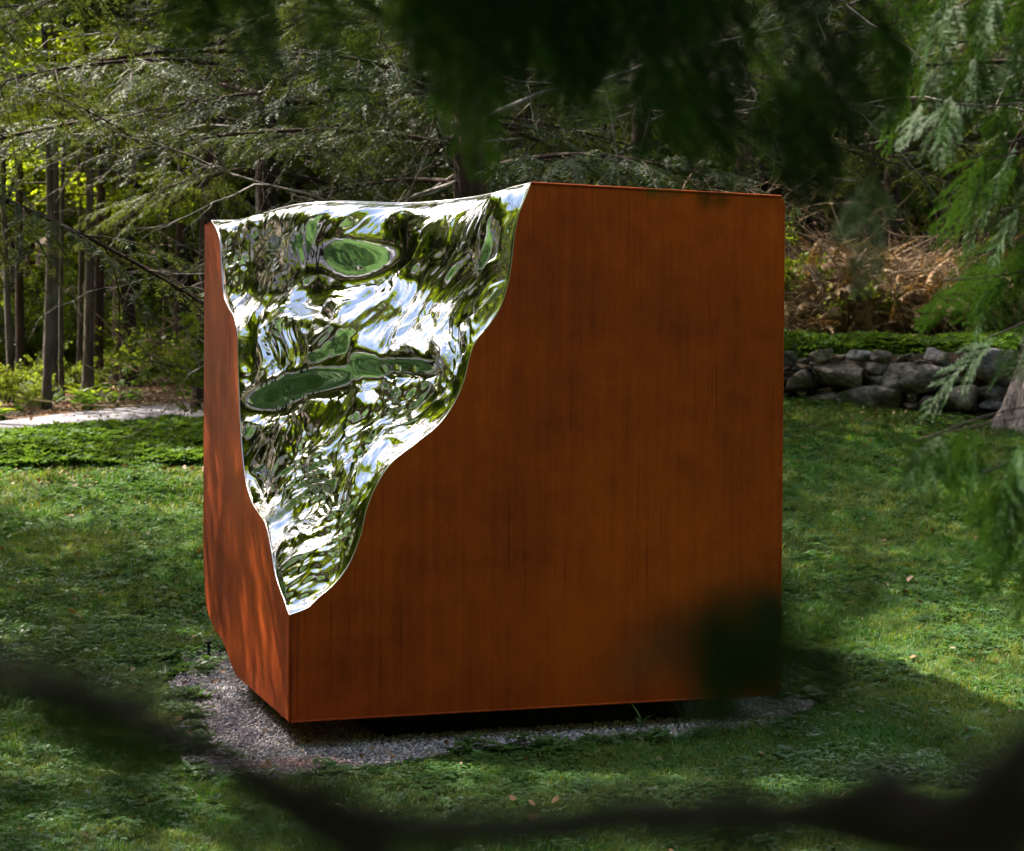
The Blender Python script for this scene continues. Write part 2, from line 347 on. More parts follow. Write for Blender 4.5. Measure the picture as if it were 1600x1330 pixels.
PAD0 = np.array([(-.46, -.46), (0.0, -.50), (.45, -.38), (.95, -.27), (1.45, -.22), (2.0, -.18), (2.6, -.06), (2.95, .20), (3.0, 1.0), (2.9, 2.6), (2.2, 3.0), (.8, 3.0), (-.05, 2.85), (-.22, 2.3), (-.26, 1.8), (-.34, 1.0), (-.44, .3)])
pp = np.concatenate([PAD0, PAD0[:1]]); PADL = resample(pp, 120)
w_ = .05 * gnoise(0, np.arange(120) * .55, np.zeros(120), 11); ctr = PADL.mean(0)
PADL = ctr + (PADL - ctr) * (1 + w_)[:, None]; PADL[-1] = PADL[0]
PADW = CO[:2] + PADL[:, :1] * CA[:2] + PADL[:, 1:] * CB[:2]
pc = PADW.mean(0); R_ = np.linspace(0, 1, 14)[:, None, None]; XY = pc + (PADW[None] - pc) * R_
V = np.concatenate([XY, (ground(XY[..., 0], XY[..., 1]) + 0.028)[..., None]], -1); a_, b_ = V.shape[:2]
i_ = np.arange(a_ - 1)[:, None] * b_; j_ = np.arange(b_ - 1)[None]
mb = MB(); mb.add(V.reshape(-1, 3), np.stack([i_ + j_, i_ + j_ + 1, i_ + b_ + j_ + 1, i_ + b_ + j_], -1).reshape(-1, 4))
tag(mb.build('gravel_pad', M['pad'], smooth=True), kind='structure')

# ------------------------------------------------------------------ the sculpture
FC = np.array([(0, .505), (.085, .536), (.146, .588), (.208, .638), (.285, .737), (.338, .864), (.371, 1.001), (.424, 1.124), (.487, 1.215), (.614, 1.314), (.743, 1.422), (.814, 1.526), (.859, 1.635), (.881, 1.729), (.910, 1.808), (.985, 1.9), (1.041, 1.989), (1.08, 2.11), (1.099, 2.236), (1.111, 2.347), (1.137, 2.458), (1.17, 2.538), (1.195, 2.6)])
LCV = np.array([(0, .505), (.171, .58), (.346, .671), (.445, .773), (.58, .884), (.77, .933), (1.005, .996), (1.176, 1.107), (1.277, 1.259), (1.341, 1.433), (1.386, 1.608), (1.41, 1.749), (1.434, 1.891), (1.517, 1.965), (1.727, 2.047), (1.88, 2.122), (1.95, 2.244), (1.999, 2.378), (2.046, 2.468), (2.139, 2.522), (2.34, 2.6)])
TC = np.array([(1.195, 0), (1.166, .2), (1.15, .455), (1.107, .646), (1.023, .831), (.923, .98), (.802, 1.062), (.661, 1.074), (.525, 1.1), (.406, 1.196), (.324, 1.309), (.262, 1.53), (.215, 1.855), (.172, 2.125), (.107, 2.29), (0, 2.34)])
BCV = np.array([(2.6, .62), (2.541, .439), (2.499, .306), (2.374, .223), (2.182, .17), (1.886, .133), (1.689, .08), (1.541, .026), (1.40, 0)])
def smooth_curve(P, n, it=3):
    d = np.concatenate([[0], np.cumsum(np.linalg.norm(np.diff(P, axis=0), axis=1))]); t = np.linspace(0, d[-1], n)
    # Catmull-Rom style via cubic hermite
    m = np.gradient(P, d, axis=0); k = np.clip(np.searchsorted(d, t, 'right') - 1, 0, len(d) - 2); h = (d[k + 1] - d[k])[:, None]; u = ((t - d[k]) / h[:, 0])[:, None]
    return (2 * u**3 - 3 * u**2 + 1) * P[k] + (u**3 - 2 * u**2 + u) * h * m[k] + (-2 * u**3 + 3 * u**2) * P[k + 1] + (u**3 - u**2) * h * m[k + 1]
FCs, LCs, TCs, BCs = [smooth_curve(c, 161) for c in (FC, LCV, TC, BCV)]
FCs[:, 0] = np.maximum(FCs[:, 0], 0); LCs[:, 0] = np.maximum(LCs[:, 0], 0); BCs[:, 1] = np.maximum(BCs[:, 1], 0)

cube = empty('cube_sculpture', CO, 'rust brown weathering steel cube with one corner carved into rippled mirror, on the gravel pad', 'sculpture', rz=YAW)
def poly_panel(name, P3, m, out_n, label=None, th=0.012):
    """flat plate with outline P3 (local coords), thickness th inwards"""
    P3 = np.asarray(P3, float); n = len(P3); o = np.asarray(out_n, float)
    mb = MB(); mb.add(np.concatenate([P3, P3 - o * th]), np.stack([np.arange(n), (np.arange(n) + 1) % n, (np.arange(n) + 1) % n + n, np.arange(n) + n], -1))
    import mathutils
    tri = mathutils.geometry.tessellate_polygon([[Vector(p) for p in P3]])
    tri = np.array(tri); mb.add(P3, tri); mb.add(P3 - o * th, tri)
    ob = mb.build(name, m, cube)
    if label: ob['label'] = label
    return ob
R0 = 0.012   # rounded far edges
def arc(cx, cy, a0, a1, r=0.025, k=5): return [(cx + r * cos(t), cy + r * sin(t)) for t in np.linspace(a0, a1, k)]
fp = [(0, 0)] + arc(H - .025, .025, -pi / 2, 0) + arc(H - .025, H - .025, 0, pi / 2) + [tuple(p) for p in FCs[::-1]]
poly_panel('front_panel', [(a, 0, z) for a, z in fp], M['corten'], (0, -1, 0), 'wide front panel with an S-shaped upper left edge')
lp = [(0, 0)] + [tuple(p) for p in LCs] + [(H, H)] + [tuple(p) for p in BCs]
poly_panel('side_panel', [(0, b, z) for b, z in lp], M['corten'], (-1, 0, 0), 'narrow left side panel with two carved edges')
tp = [tuple(p) for p in TCs] + [(0, H), (H - .025, H), (H, H - .025), (H, .02), (H - .02, 0)]
poly_panel('top_panel', [(a, b, H) for a, b in tp], M['corten'], (0, 0, 1))
poly_panel('side_panel', [(H, .006, 0.02), (H, H, 0.02), (H, H, H - .02), (H, .006, H - .02)], M['corten'], (1, 0, 0))
poly_panel('back_panel', [(0.9, H, 0), (H - .004, H, 0), (H - .004, H, H - .004), (.004, H, H - .004), (0.0, H, .62), (.25, H, .40), (.55, H, .32), (.75, H, .16)], M['corten'], (0, 1, 0))
poly_panel('bottom_panel', [(0.01, .01, 0.001), (H - .03, .01, 0.001), (H - .03, H - .01, 0.001), (.9, H - .01, 0.001), (.5, 2.2, 0.001), (.25, 1.7, 0.001), (0.01, 1.40, 0.001)], M['corten'], (0, 0, -1))

def mirror_patch():
    nz, nsn = 620, 440
    z = np.linspace(.505, H, nz); aF = np.interp(z, FCs[:, 1], FCs[:, 0]); bL = np.interp(z, LCs[:, 1], LCs[:, 0]); aF[0] = bL[0] = 0
    s = np.linspace(0, 1, nsn); t = (z - .505) / (H - .505)
    Tp = TCs[::-1]; dl = np.concatenate([[0], np.cumsum(np.linalg.norm(np.diff(Tp, axis=0), axis=1))]); dl /= dl[-1]
    Ts = np.stack([np.interp(s, dl, Tp[:, 0]), np.interp(s, dl, Tp[:, 1])], -1)
    lin = (1 - s)[:, None] * Tp[0] + s[:, None] * Tp[-1]; dlt = Ts - lin
    S, Tt = np.meshgrid(s, t); A = S * aF[:, None]; B = (1 - S) * bL[:, None]; Z = np.repeat(z[:, None], nsn, 1)
    w = Tt ** 4; A = A + w * dlt[None, :, 0]; B = B + w * dlt[None, :, 1]
    # surface coordinates in metres: p along the row, q up
    p = (A * .45 - B * .89) ; q = Z.copy()
    N = lambda fp, fq, sd, ang=0.0: gnoise(0, (p * cos(ang) + q * sin(ang)) * fp + 31.3, (-p * sin(ang) + q * cos(ang)) * fq + 17.7, sd)
    # domain warp
    pw = p + .10 * N(3.1, 2.7, 21) + .03 * N(8, 7, 23); qw = q + .10 * N(2.9, 3.3, 22) + .03 * N(9, 8, 24)
    p0, q0 = p, q; p, q = pw, qw
    ang = 1.22
    mk = np.clip(.75 + 1.0 * N(1.9, 2.1, 38), .35, 1.4); mk2 = np.clip(.8 + 1.1 * N(2.6, 2.8, 39), .35, 1.5)
    h = .060 * N(1.9, 4.6, 31, 1.05)
    h += .085 * Tt ** 3
    h += .020 * (1 - np.abs(N(1.5, 8.0, 42, .98))) ** 3 * np.clip((1.75 - q0) / .3, .25, 1)
    h += .036 * N(3.1, 9.0, 32, ang)
    h += .024 * mk * N(6.0, 18.0, 33, ang + .1)
    h += .0125 * mk2 * N(13.0, 38.0, 34, ang - .1)
    h += .0046 * mk2 * N(32, 84.0, 35, ang + .2)
    h += .012 * mk * (1 - np.abs(N(9.0, 15.0, 37, ang - .3))) ** 2
    h += .014 * (1 - np.abs(N(3.2, 9.0, 36, ang - .15)))**2 
    p, q = p0, q0
    calm = np.zeros_like(h); hb = np.zeros_like(h)
    for (pc_, qc_, sp, sq, amp, rot) in BUMPS:
        x = (p - pc_) * cos(rot) + (q - qc_) * sin(rot); y = -(p - pc_) * sin(rot) + (q - qc_) * cos(rot)
        r2 = (x / sp) ** 2 + (y / sq) ** 2; r2 = r2 + .30 * N(4, 5, 41) * np.minimum(r2, 1)
        hb += amp * y * np.exp(-r2 ** 1.25)
        calm = np.maximum(calm, np.exp(-(r2 * .62) ** 3))
    h = h * (1 - .93 * calm) + hb
    dS = np.minimum(S, 1 - S) * np.maximum(np.hypot(aF, bL)[:, None], 1e-4); dT = (H - Z)
    env = (1 - np.exp(-(dS / .045) ** 1.5)) * (1 - np.exp(-(dT / .07) ** 1.5))
    h = h * env
    nd_ = np.array([-.80, -.42, .42]); V = np.stack([A + h * nd_[0], B + h * nd_[1], Z + h * nd_[2]], -1)
    V[..., 0] = np.maximum(V[..., 0], .0005 * 0); V[..., 1] = np.maximum(V[..., 1], 0)
    i = np.arange(nz - 1)[:, None] * nsn; j = np.arange(nsn - 1)[None]
    F = np.stack([i + j, i + j + 1, i + nsn + j + 1, i + nsn + j], -1).reshape(-1, 4)
    mb = MB(); mb.add(V.reshape(-1, 3), F)
    ob = mb.build('mirror_face', M['mirror'], cube, smooth=True); ob['label'] = 'rippled mirror-polished steel face in the carved corner'
# (p, q, half length, half height, slope, rotation)
BUMPS = [(-.60, 2.28, .28, .14, 1.05, .12), (-.76, 2.10, .12, .12, .68, .1), (-.95, 1.54, .28, .09, 1.18, .18), (-.58, 1.63, .30, .075, 1.1, .12), (-.28, 1.71, .09, .12, 1.0, .6), (-.06, 1.70, .24, .055, 1.2, -.05)]
mirror_patch()
# thin bright rim along the carved edges
for nm, P3 in (('rim', [(a, 0, z) for a, z in FCs]), ('rim', [(0, b, z) for b, z in LCs]), ('rim', [(a, b, H) for a, b in TCs])):
    mb = MB(); tube(mb, P3, .0030, 4); mb.build(nm, M['rim'], cube, smooth=True)
for P3 in ([(1.20, 0, H), (H - .02, 0, H)], [(H, 0, .03), (H, 0, H - .03)], [(0, 0, .01), (0, 0, .49)], [(.01, 0, 0), (H - .03, 0, 0)]):
    P3 = np.linspace(P3[0], P3[1], 8); mb = MB(); tube(mb, P3, .0055, 8); mb.build('edge', M['corten'], cube, smooth=True)
# the second, small carving at the bottom back corner
mb = MB(); nS = 60; Bc = smooth_curve(BCV, nS); Bc[:, 1] = np.maximum(Bc[:, 1], 0)
K = np.array([(0.0, H, .62), (.9, H, 0.0)]); rows = []
for k, (b, z) in enumerate(Bc):
    u = k / (nS - 1); e = np.array([.9 * u, H, .62 * (1 - u) ** 1.2]); st = np.array([0, b, z]); v = np.linspace(0, 1, 24)[:, None]
    r = st * (1 - v) + e * v + np.array([.12, -.1, .14]) * (np.sin(v * pi) * sin(u * pi)); r[:, 2] += .02 * np.sin(v[:, 0] * 17 + u * 9) * np.sin(v[:, 0] * pi); r[:, 2] = np.maximum(r[:, 2], 0.0)
    rows.append(r)
Vv = np.stack(rows); i = np.arange(nS - 1)[:, None] * 24; j = np.arange(23)[None]
mb.add(Vv.reshape(-1, 3), np.stack([i + j, i + j + 1, i + 24 + j + 1, i + 24 + j], -1).reshape(-1, 4)); mb.build('lower_mirror_face', M['mirror'], cube, smooth=True)
# recessed plinth
def boxmb(mb, x0, x1, y0, y1, z0, z1):
    V = [(x, y, z) for z in (z0, z1) for y in (y0, y1) for x in (x0, x1)]
    mb.add(V, [[0, 1, 3, 2], [4, 6, 7, 5], [0, 4, 5, 1], [1, 5, 7, 3], [3, 7, 6, 2], [2, 6, 4, 0]])
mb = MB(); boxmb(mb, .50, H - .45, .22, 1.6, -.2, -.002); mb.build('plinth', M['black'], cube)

# ------------------------------------------------------------------ scatter with geometry nodes (only for 'stuff')
def scatter(name, protos, P, rot, scl, vid, label=None):
    src = bpy.data.collections.new(name + '_sources')
    for k, me in enumerate(protos):
        src.objects.link(bpy.data.objects.new('%s_piece_%03d' % (name, k), me))
    me = bpy.data.meshes.new(name); n = len(P); me.vertices.add(n); me.vertices.foreach_set('co', np.asarray(P, np.float32).ravel())
    a = me.attributes.new('rot', 'FLOAT_VECTOR', 'POINT'); a.data.foreach_set('vector', np.asarray(rot, np.float32).ravel())
    a = me.attributes.new('scl', 'FLOAT', 'POINT'); a.data.foreach_set('value', np.asarray(scl, np.float32))
    a = me.attributes.new('vid', 'INT', 'POINT'); a.data.foreach_set('value', np.asarray(vid, np.int32))
    o = link(name, me); tag(o, label, kind='stuff')
    ng = bpy.data.node_groups.new(name, 'GeometryNodeTree')
    ng.interface.new_socket('Geometry', in_out='INPUT', socket_type='NodeSocketGeometry'); ng.interface.new_socket('Geometry', in_out='OUTPUT', socket_type='NodeSocketGeometry')
    N = ng.nodes; L = ng.links; gi = N.new('NodeGroupInput'); go = N.new('NodeGroupOutput')
    ci = N.new('GeometryNodeCollectionInfo'); ci.inputs['Collection'].default_value = src
    ci.inputs['Separate Children'].default_value = True; ci.inputs['Reset Children'].default_value = True
    ip = N.new('GeometryNodeInstanceOnPoints'); ip.inputs['Pick Instance'].default_value = True
    def attr(nm, dt):
        q = N.new('GeometryNodeInputNamedAttribute'); q.data_type = dt; q.inputs['Name'].default_value = nm; return next(s for s in q.outputs if s.enabled and s.name == 'Attribute')
    L.new(gi.outputs[0], ip.inputs['Points']); L.new(ci.outputs[0], ip.inputs['Instance'])
    L.new(attr('vid', 'INT'), ip.inputs['Instance Index']); L.new(attr('rot', 'FLOAT_VECTOR'), ip.inputs['Rotation']); L.new(attr('scl', 'FLOAT'), ip.inputs['Scale'])
    L.new(ip.outputs[0], go.inputs[0])
    md = o.modifiers.new('scatter', 'NODES'); md.node_group = ng
    return o

def blade_tuft(seed, n=16, h=.055, spread=.035, w=.0035, lean=.5):
    rs = np.random.RandomState(seed); mb = MB()
    for k in range(n):
        a = rs.rand() * 2 * pi; r = spread * sqrt(rs.rand()); b = np.array([r * cos(a), r * sin(a), -.004]); ph = rs.rand() * 2 * pi
        hh = h * (.5 + .8 * rs.rand()); ln = lean * (.3 + rs.rand()); d = np.array([cos(ph), sin(ph), 0]); sd_ = np.array([-sin(ph), cos(ph), 0]) * w * (.7 + .6 * rs.rand())
        m1 = b + d * hh * ln * .3 + np.array([0, 0, hh * .6]); tp_ = b + d * hh * ln + np.array([0, 0, hh * (1 - .35 * ln)])
        mb.add([b - sd_ * .5, b + sd_ * .5, m1 + sd_ * .5, m1 - sd_ * .5, tp_], [[0, 1, 2, 3]]); mb.F.append(np.array([[mb.n - 2, mb.n - 3, mb.n - 1]]) + 0)
    return mb.mesh('tuft', M['grass'])
def leaf_poly(n=6, l=1.0, w=1.0, cup=.15, tip=0.0):
    th = np.arange(n) * 2 * pi / n; P = np.stack([.5 * l + .5 * l * np.cos(th + pi), .5 * w * np.sin(th + pi), cup * np.abs(np.sin(th + pi)) * w], -1)
    return P
def rotm(yaw, pitch, roll=0):
    return np.array(Euler((roll, -pitch, yaw), 'XYZ').to_matrix())
def clover_tuft(seed, n=9, r=.010, h=.04, spread=.05, m='clover'):
    rs = np.random.RandomState(seed); mb = MB()
    for k in range(n):
        a = rs.rand() * 2 * pi; q = spread * sqrt(rs.rand()); c = np.array([q * cos(a), q * sin(a), h * (.4 + .8 * rs.rand())]); y0 = rs.rand() * 7
        for j in range(3):
            P = leaf_poly(6, 2 * r, 2 * r, .2) @ rotm(y0 + j * 2.09, rs.rand() * .5 - .25, rs.rand() * .6 - .3).T + c
            mb.add(P, [[0, 1, 2, 3, 4, 5]])
    return mb.mesh('clover', M[m])
def broad_weed(seed, n=8, l=.09, w=.035, up=.6, m='clover'):
    rs = np.random.RandomState(seed); mb = MB()
    for k in range(n):
        y0 = k * 2.4 + rs.rand() * .5; pt = up * (.4 + rs.rand() * .8); L_ = l * (.6 + .6 * rs.rand()); R = rotm(y0, pt, rs.rand() * .5 - .25)
        u = np.array([0, .3, .65, 1.0]); ww = np.array([.12, .9, .8, .05]) * w / 2; z = -.5 * u ** 2 * L_ * .6
        V = np.concatenate([np.stack([u * L_, -ww, z + .15 * ww], -1), np.stack([u * L_, 0 * u, z - .004], -1), np.stack([u * L_, ww, z + .15 * ww], -1)]) @ R.T
        F = [[i, i + 1, i + 5, i + 4] for i in range(3)] + [[i + 4, i + 5, i + 9, i + 8] for i in range(3)]
        mb.add(V, F)
    return mb.mesh('weed', M[m])

rg = np.random.RandomState(7)
tufts = [blade_tuft(s, 24, .035 + .013 * (s % 3), .045, .0030, .8) for s in range(5)] + [clover_tuft(20 + s, 9, .0075 + .002 * (s % 2), .028) for s in range(3)] + [broad_weed(40, 7, .07, .028), broad_weed(41, 6, .055, .03, .4)]
def wedge_points(y0, y1, dens, pad=1.22, xo=0.0):
    n = int(dens * .31 * pad * (y1 ** 2 - y0 ** 2)); y = np.sqrt(rg.rand(n) * (y1 ** 2 - y0 ** 2) + y0 ** 2); x = (rg.rand(n) * 2 - 1) * .31 * pad * y + xo
    return x, y
PX, PY, PS = [], [], []
for y0, y1, dens, s_ in ((4.6, 8.2, 1100, .9), (8.2, 12, 760, 1.0), (12, 16, 450, 1.2), (16, 20.6, 300, 1.4)):
    x, y = wedge_points(y0, y1, dens); PX.append(x); PY.append(y); PS.append(np.full(len(x), s_))
PX, PY, PS = map(np.concatenate, (PX, PY, PS))
inl = inpoly(PX, PY, lawn_edge)
dpad = 1.0
sh = ctr; 
lx = (PX - CO[0]) * CA[0] + (PY - CO[1]) * CA[1]; ly = (PX - CO[0]) * CB[0] + (PY - CO[1]) * CB[1]
sc_in = 1 - .04 + .05 * gnoise(0, PX * 3, PY * 3, 55)
inpad = inpoly(ctr[0] + (lx - ctr[0]) / sc_in, ctr[1] + (ly - ctr[1]) / sc_in, PADL)
bare = gnoise(0, PX * .9, PY * .9, 60) + .6 * gnoise(0, PX * 2.7, PY * 2.7, 61)
keep = inl & ~inpad & ((bare < .75) | (rg.rand(len(PX)) < .35))
PX, PY, PS = PX[keep], PY[keep], PS[keep]; n = len(PX)
clov = gnoise(0, PX * 1.3 + 5, PY * 1.3, 62) + .5 * gnoise(0, PX * 3.9, PY * 3.9, 63) + .25 * (PX < 2) * (PY < 8.5)
u = rg.rand(n); vid = rg.randint(0, 5, n); cl = u < np.clip(.12 + .4 * clov, .03, .55); vid[cl] = rg.randint(5, 8, cl.sum()); wd = rg.rand(n) < .02; vid[wd] = rg.randint(8, 10, wd.sum())
big = 1 + .35 * gnoise(0, PX * 2, PY * 2, 64)
scatter('lawn_grass', tufts, np.stack([PX, PY, ground(PX, PY) + .012], -1), np.stack([rg.randn(n) * .12, rg.randn(n) * .12, rg.rand(n) * 6.28], -1), PS * big * (.75 + .5 * rg.rand(n)), vid, 'short lawn grass and clover round the cube')

# gravel stones on the pad
def pebble(seed):
    rs = np.random.RandomState(seed); mb = MB(); t = (1 + 5 ** .5) / 2
    V = np.array([(-1, t, 0), (1, t, 0), (-1, -t, 0), (1, -t, 0), (0, -1, t), (0, 1, t), (0, -1, -t), (0, 1, -t), (t, 0, -1), (t, 0, 1), (-t, 0, -1), (-t, 0, 1)]) / 1.9
    F = [(0, 11, 5), (0, 5, 1), (0, 1, 7), (0, 7, 10), (0, 10, 11), (1, 5, 9), (5, 11, 4), (11, 10, 2), (10, 7, 6), (7, 1, 8), (3, 9, 4), (3, 4, 2), (3, 2, 6), (3, 6, 8), (3, 8, 9), (4, 9, 5), (2, 4, 11), (6, 2, 10), (8, 6, 7), (9, 8, 1)]
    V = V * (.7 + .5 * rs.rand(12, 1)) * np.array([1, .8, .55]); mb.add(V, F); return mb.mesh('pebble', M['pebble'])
n = 90000; bb0, bb1 = PADW.min(0), PADW.max(0); x = bb0[0] + rg.rand(n) * (bb1[0] - bb0[0]); y = bb0[1] + rg.rand(n) * (bb1[1] - bb0[1])
k = inpoly(x, y, PADW) & (rg.rand(n) < np.clip(1.4 - (y - 8) * .25, .3, 1)); x, y = x[k], y[k]; n = len(x)
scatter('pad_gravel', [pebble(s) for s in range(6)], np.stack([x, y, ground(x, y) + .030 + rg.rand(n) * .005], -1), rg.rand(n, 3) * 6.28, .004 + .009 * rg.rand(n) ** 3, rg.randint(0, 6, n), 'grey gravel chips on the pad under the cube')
# weeds creeping over the edge of the pad
idx = rg.randint(0, 119, 520); f = 1.03 - .13 * rg.rand(520) ** 1.8; q = pc + (PADW[idx] - pc) * f[:, None] + rg.randn(520, 2) * .04
kk = (gnoise(0, q[:, 0] * 2.1, q[:, 1] * 2.1, 71) > -.25); q = q[kk]; n = len(q)
scatter('pad_weeds', [broad_weed(80 + s, 8, .075, .03, .5) for s in range(3)] + [clover_tuft(90, 12, .012, .045)], np.stack([q[:, 0], q[:, 1], ground(q[:, 0], q[:, 1]) + .03], -1), np.stack([rg.randn(n) * .1, rg.randn(n) * .1, rg.rand(n) * 6.28], -1), .6 + .7 * rg.rand(n), rg.randint(0, 4, n), 'low weeds creeping over the rim of the gravel pad')

# ------------------------------------------------------------------ ground-cover beds
def whorl(seed, m='ivy', n=7, l=.075, w=.034):
    rs = np.random.RandomState(seed); mb = MB()
    tube(mb, [(0, 0, -.15), (0, 0, 0)], .003, 3, False)
    for lay in range(2):
        for k in range(n):
            R = rotm(k * 2 * pi / n + lay * .5 + rs.rand() * .3, .35 - lay * .35 + rs.rand() * .3, rs.rand() * .5 - .25); L_ = l * (.75 + .5 * rs.rand())
            V = np.array([(0, 0, 0), (.45 * L_, -w / 2, .008), (L_, 0, -.012), (.45 * L_, w / 2, .008)]) @ R.T + np.array([0, 0, -lay * .03])
            mb.add(V, [[0, 1, 2, 3]])
    return mb.mesh('whorl', M[m])
whorls = [whorl(100 + s) for s in range(4)]
def bed(name, poly, dens, h, label, sc_=1.0):
    P = np.asarray(poly, float); b0, b1 = P.min(0), P.max(0); n = int(dens * np.prod(b1 - b0)); x = b0[0] + rg.rand(n) * (b1[0] - b0[0]); y = b0[1] + rg.rand(n) * (b1[1] - b0[1])
    wob = .25 * gnoise(0, x * 1.1, y * 1.1, 75)
    k = inpoly(x + wob, y + wob, P); x, y = x[k], y[k]; n = len(x); lift = 0.0
    # height falls at the rim
    c = P.mean(0); edge = np.min([np.hypot(*(np.stack([x, y], -1) - (P[i] + (P[(i + 1) % len(P)] - P[i]) * t)).T) for i in range(len(P)) for t in np.linspace(0, 1, 24)], axis=0)
    hh = h * np.clip(.1 + edge / .7, 0, 1) ** .7 + .10 * gnoise(0, x * 1.7, y * 1.7, 76)
    scatter(name, whorls, np.stack([x, y, ground(x, y) + hh * (.75 + .25 * rg.rand(n))], -1), np.stack([rg.randn(n) * .25, rg.randn(n) * .25, rg.rand(n) * 6.28], -1), sc_ * (.8 + .5 * rg.rand(n)), rg.randint(0, 4, n), label)
LEFT_BED = [(-7.0, 17.9), (-6.0, 18.0), (-4.5, 18.1), (-2.4, 18.3), (-1.0, 20.0), (-1.0, 24.5), (-2.2, 25.9), (-3.5, 24.3), (-5.6, 21.5), (-6.9, 18.9)]
RIGHT_BED = [(1.4, 20.85), (3.0, 20.65), (4.2, 20.2), (5.2, 19.72), (6.2, 19.3), (9.0, 19.9), (9.5, 22.0), (6, 22.6), (1.4, 22.8)]
bed('groundcover_bed', LEFT_BED, 460, .24, 'dense leafy ground cover between the lawn and the gravel path', 1.0)
bed('wall_top_groundcover', RIGHT_BED, 480, .16, 'leafy ground cover trailing along the top of the stone wall', 1.25)

# ------------------------------------------------------------------ plants: boughs
def frame(d, up=(0, 0, 1)):
    d = d / (np.linalg.norm(d) + 1e-9); s = np.cross(up, d); s /= np.linalg.norm(s) + 1e-9; return d, s, np.cross(d, s)
def strips(mb, base, D, S, length, width, bend):
    """flat tapering twiglets: base (n,3), D direction, S side, arrays"""
    n = len(base); L = length[:, None]; W = width[:, None] * S; Zd = np.array([0, 0, -1.0])[None] * (bend * length)[:, None]
    m1 = base + D * L * .5 + Zd * .3; tp = base + D * L + Zd
    V = np.stack([base - W * .35, base + W * .35, m1 + W * .5, m1 - W * .5, tp], 1).reshape(-1, 3); o = (np.arange(n) * 5)[:, None]
    mb.add(V, o + np.array([[0, 1, 2, 3]])); mb.F.append((o + np.array([[3, 2, 4]])) + mb.n - len(V))
def coarse_bough(seed, L=3.0, droop=.22, dens=1.0, sp=.05, tw=.02):
    rs = np.random.RandomState(seed); wood = MB(); leaf = MB()
    t = np.linspace(0, 1, 14); P = np.stack([t * L, .10 * np.sin(t * 3 + rs.rand() * 6) * t * L * .4, .10 * t * L - droop * L * t ** 2.1], -1)
    tube(wood, P, .026 * (1 - t * .9) + .002, 5)
    nb = int(24 * dens); B, D, S, LL, WW, BE = [], [], [], [], [], []
    for k in range(nb * 2):
        u = .14 + .84 * (k + rs.rand() * .6) / (nb * 2); c = np.array([np.interp(u, t, P[:, i]) for i in range(3)])
        sgn = 1 if k % 2 else -1; yaw = sgn * (1.05 - .35 * u + rs.randn() * .12); ln = L * .36 * (1 - u) ** .65 * (.65 + .5 * rs.rand()) + .10
        d0 = np.array([cos(yaw), sin(yaw), rs.randn() * .14 - .05]); v = np.linspace(0, 1, 6)
        Q = c + d0 * (v * ln)[:, None] + np.array([0, 0, -.30 * ln])[None] * (v ** 2)[:, None]
        tube(wood, Q, .006 * (1 - v) + .0018, 3, False)
        if rs.rand() < .10: continue
        m = max(4, int(ln / sp)); uu = (np.arange(m) + .5) / m; cc = np.stack([np.interp(uu, v, Q[:, i]) for i in range(3)], -1)
        tang = np.gradient(Q, axis=0)[-2]; tang /= np.linalg.norm(tang); ax = np.array([tang[1], -tang[0], 0]); ax /= np.linalg.norm(ax)
        for sg in (-1, 1):
            dd = tang[None] * (.75 + .2 * rs.rand(m, 1)) + sg * ax[None] * (.75 + .2 * rs.rand(m, 1)) + rs.randn(m, 3) * .12; dd /= np.linalg.norm(dd, axis=1)[:, None]
            ss = np.cross(dd, [0, 0, 1.0]) + rs.randn(m, 3) * .35; ss /= np.linalg.norm(ss, axis=1)[:, None]
            B.append(cc); D.append(dd); S.append(ss); LL.append((.078 - .03 * uu) * (.6 + .7 * rs.rand(m))); WW.append(np.full(m, tw)); BE.append(.2 + .3 * rs.rand(m))
    strips(leaf, *[np.concatenate(a) for a in (B, D, S, LL, WW, BE)])
    off = wood.n
    mb = MB(); mb.V = wood.V + leaf.V; mb.F = wood.F + [f + off for f in leaf.F]; mb.n = wood.n + leaf.n
    me = mb.mesh('hemlock_bough', [M['bark_brown'], M['hemlock']])
    nw = sum(len(f) for f in wood.F); mi = np.zeros(len(me.polygons), np.int32); mi[nw:] = 1; me.polygons.foreach_set('material_index', mi); return me
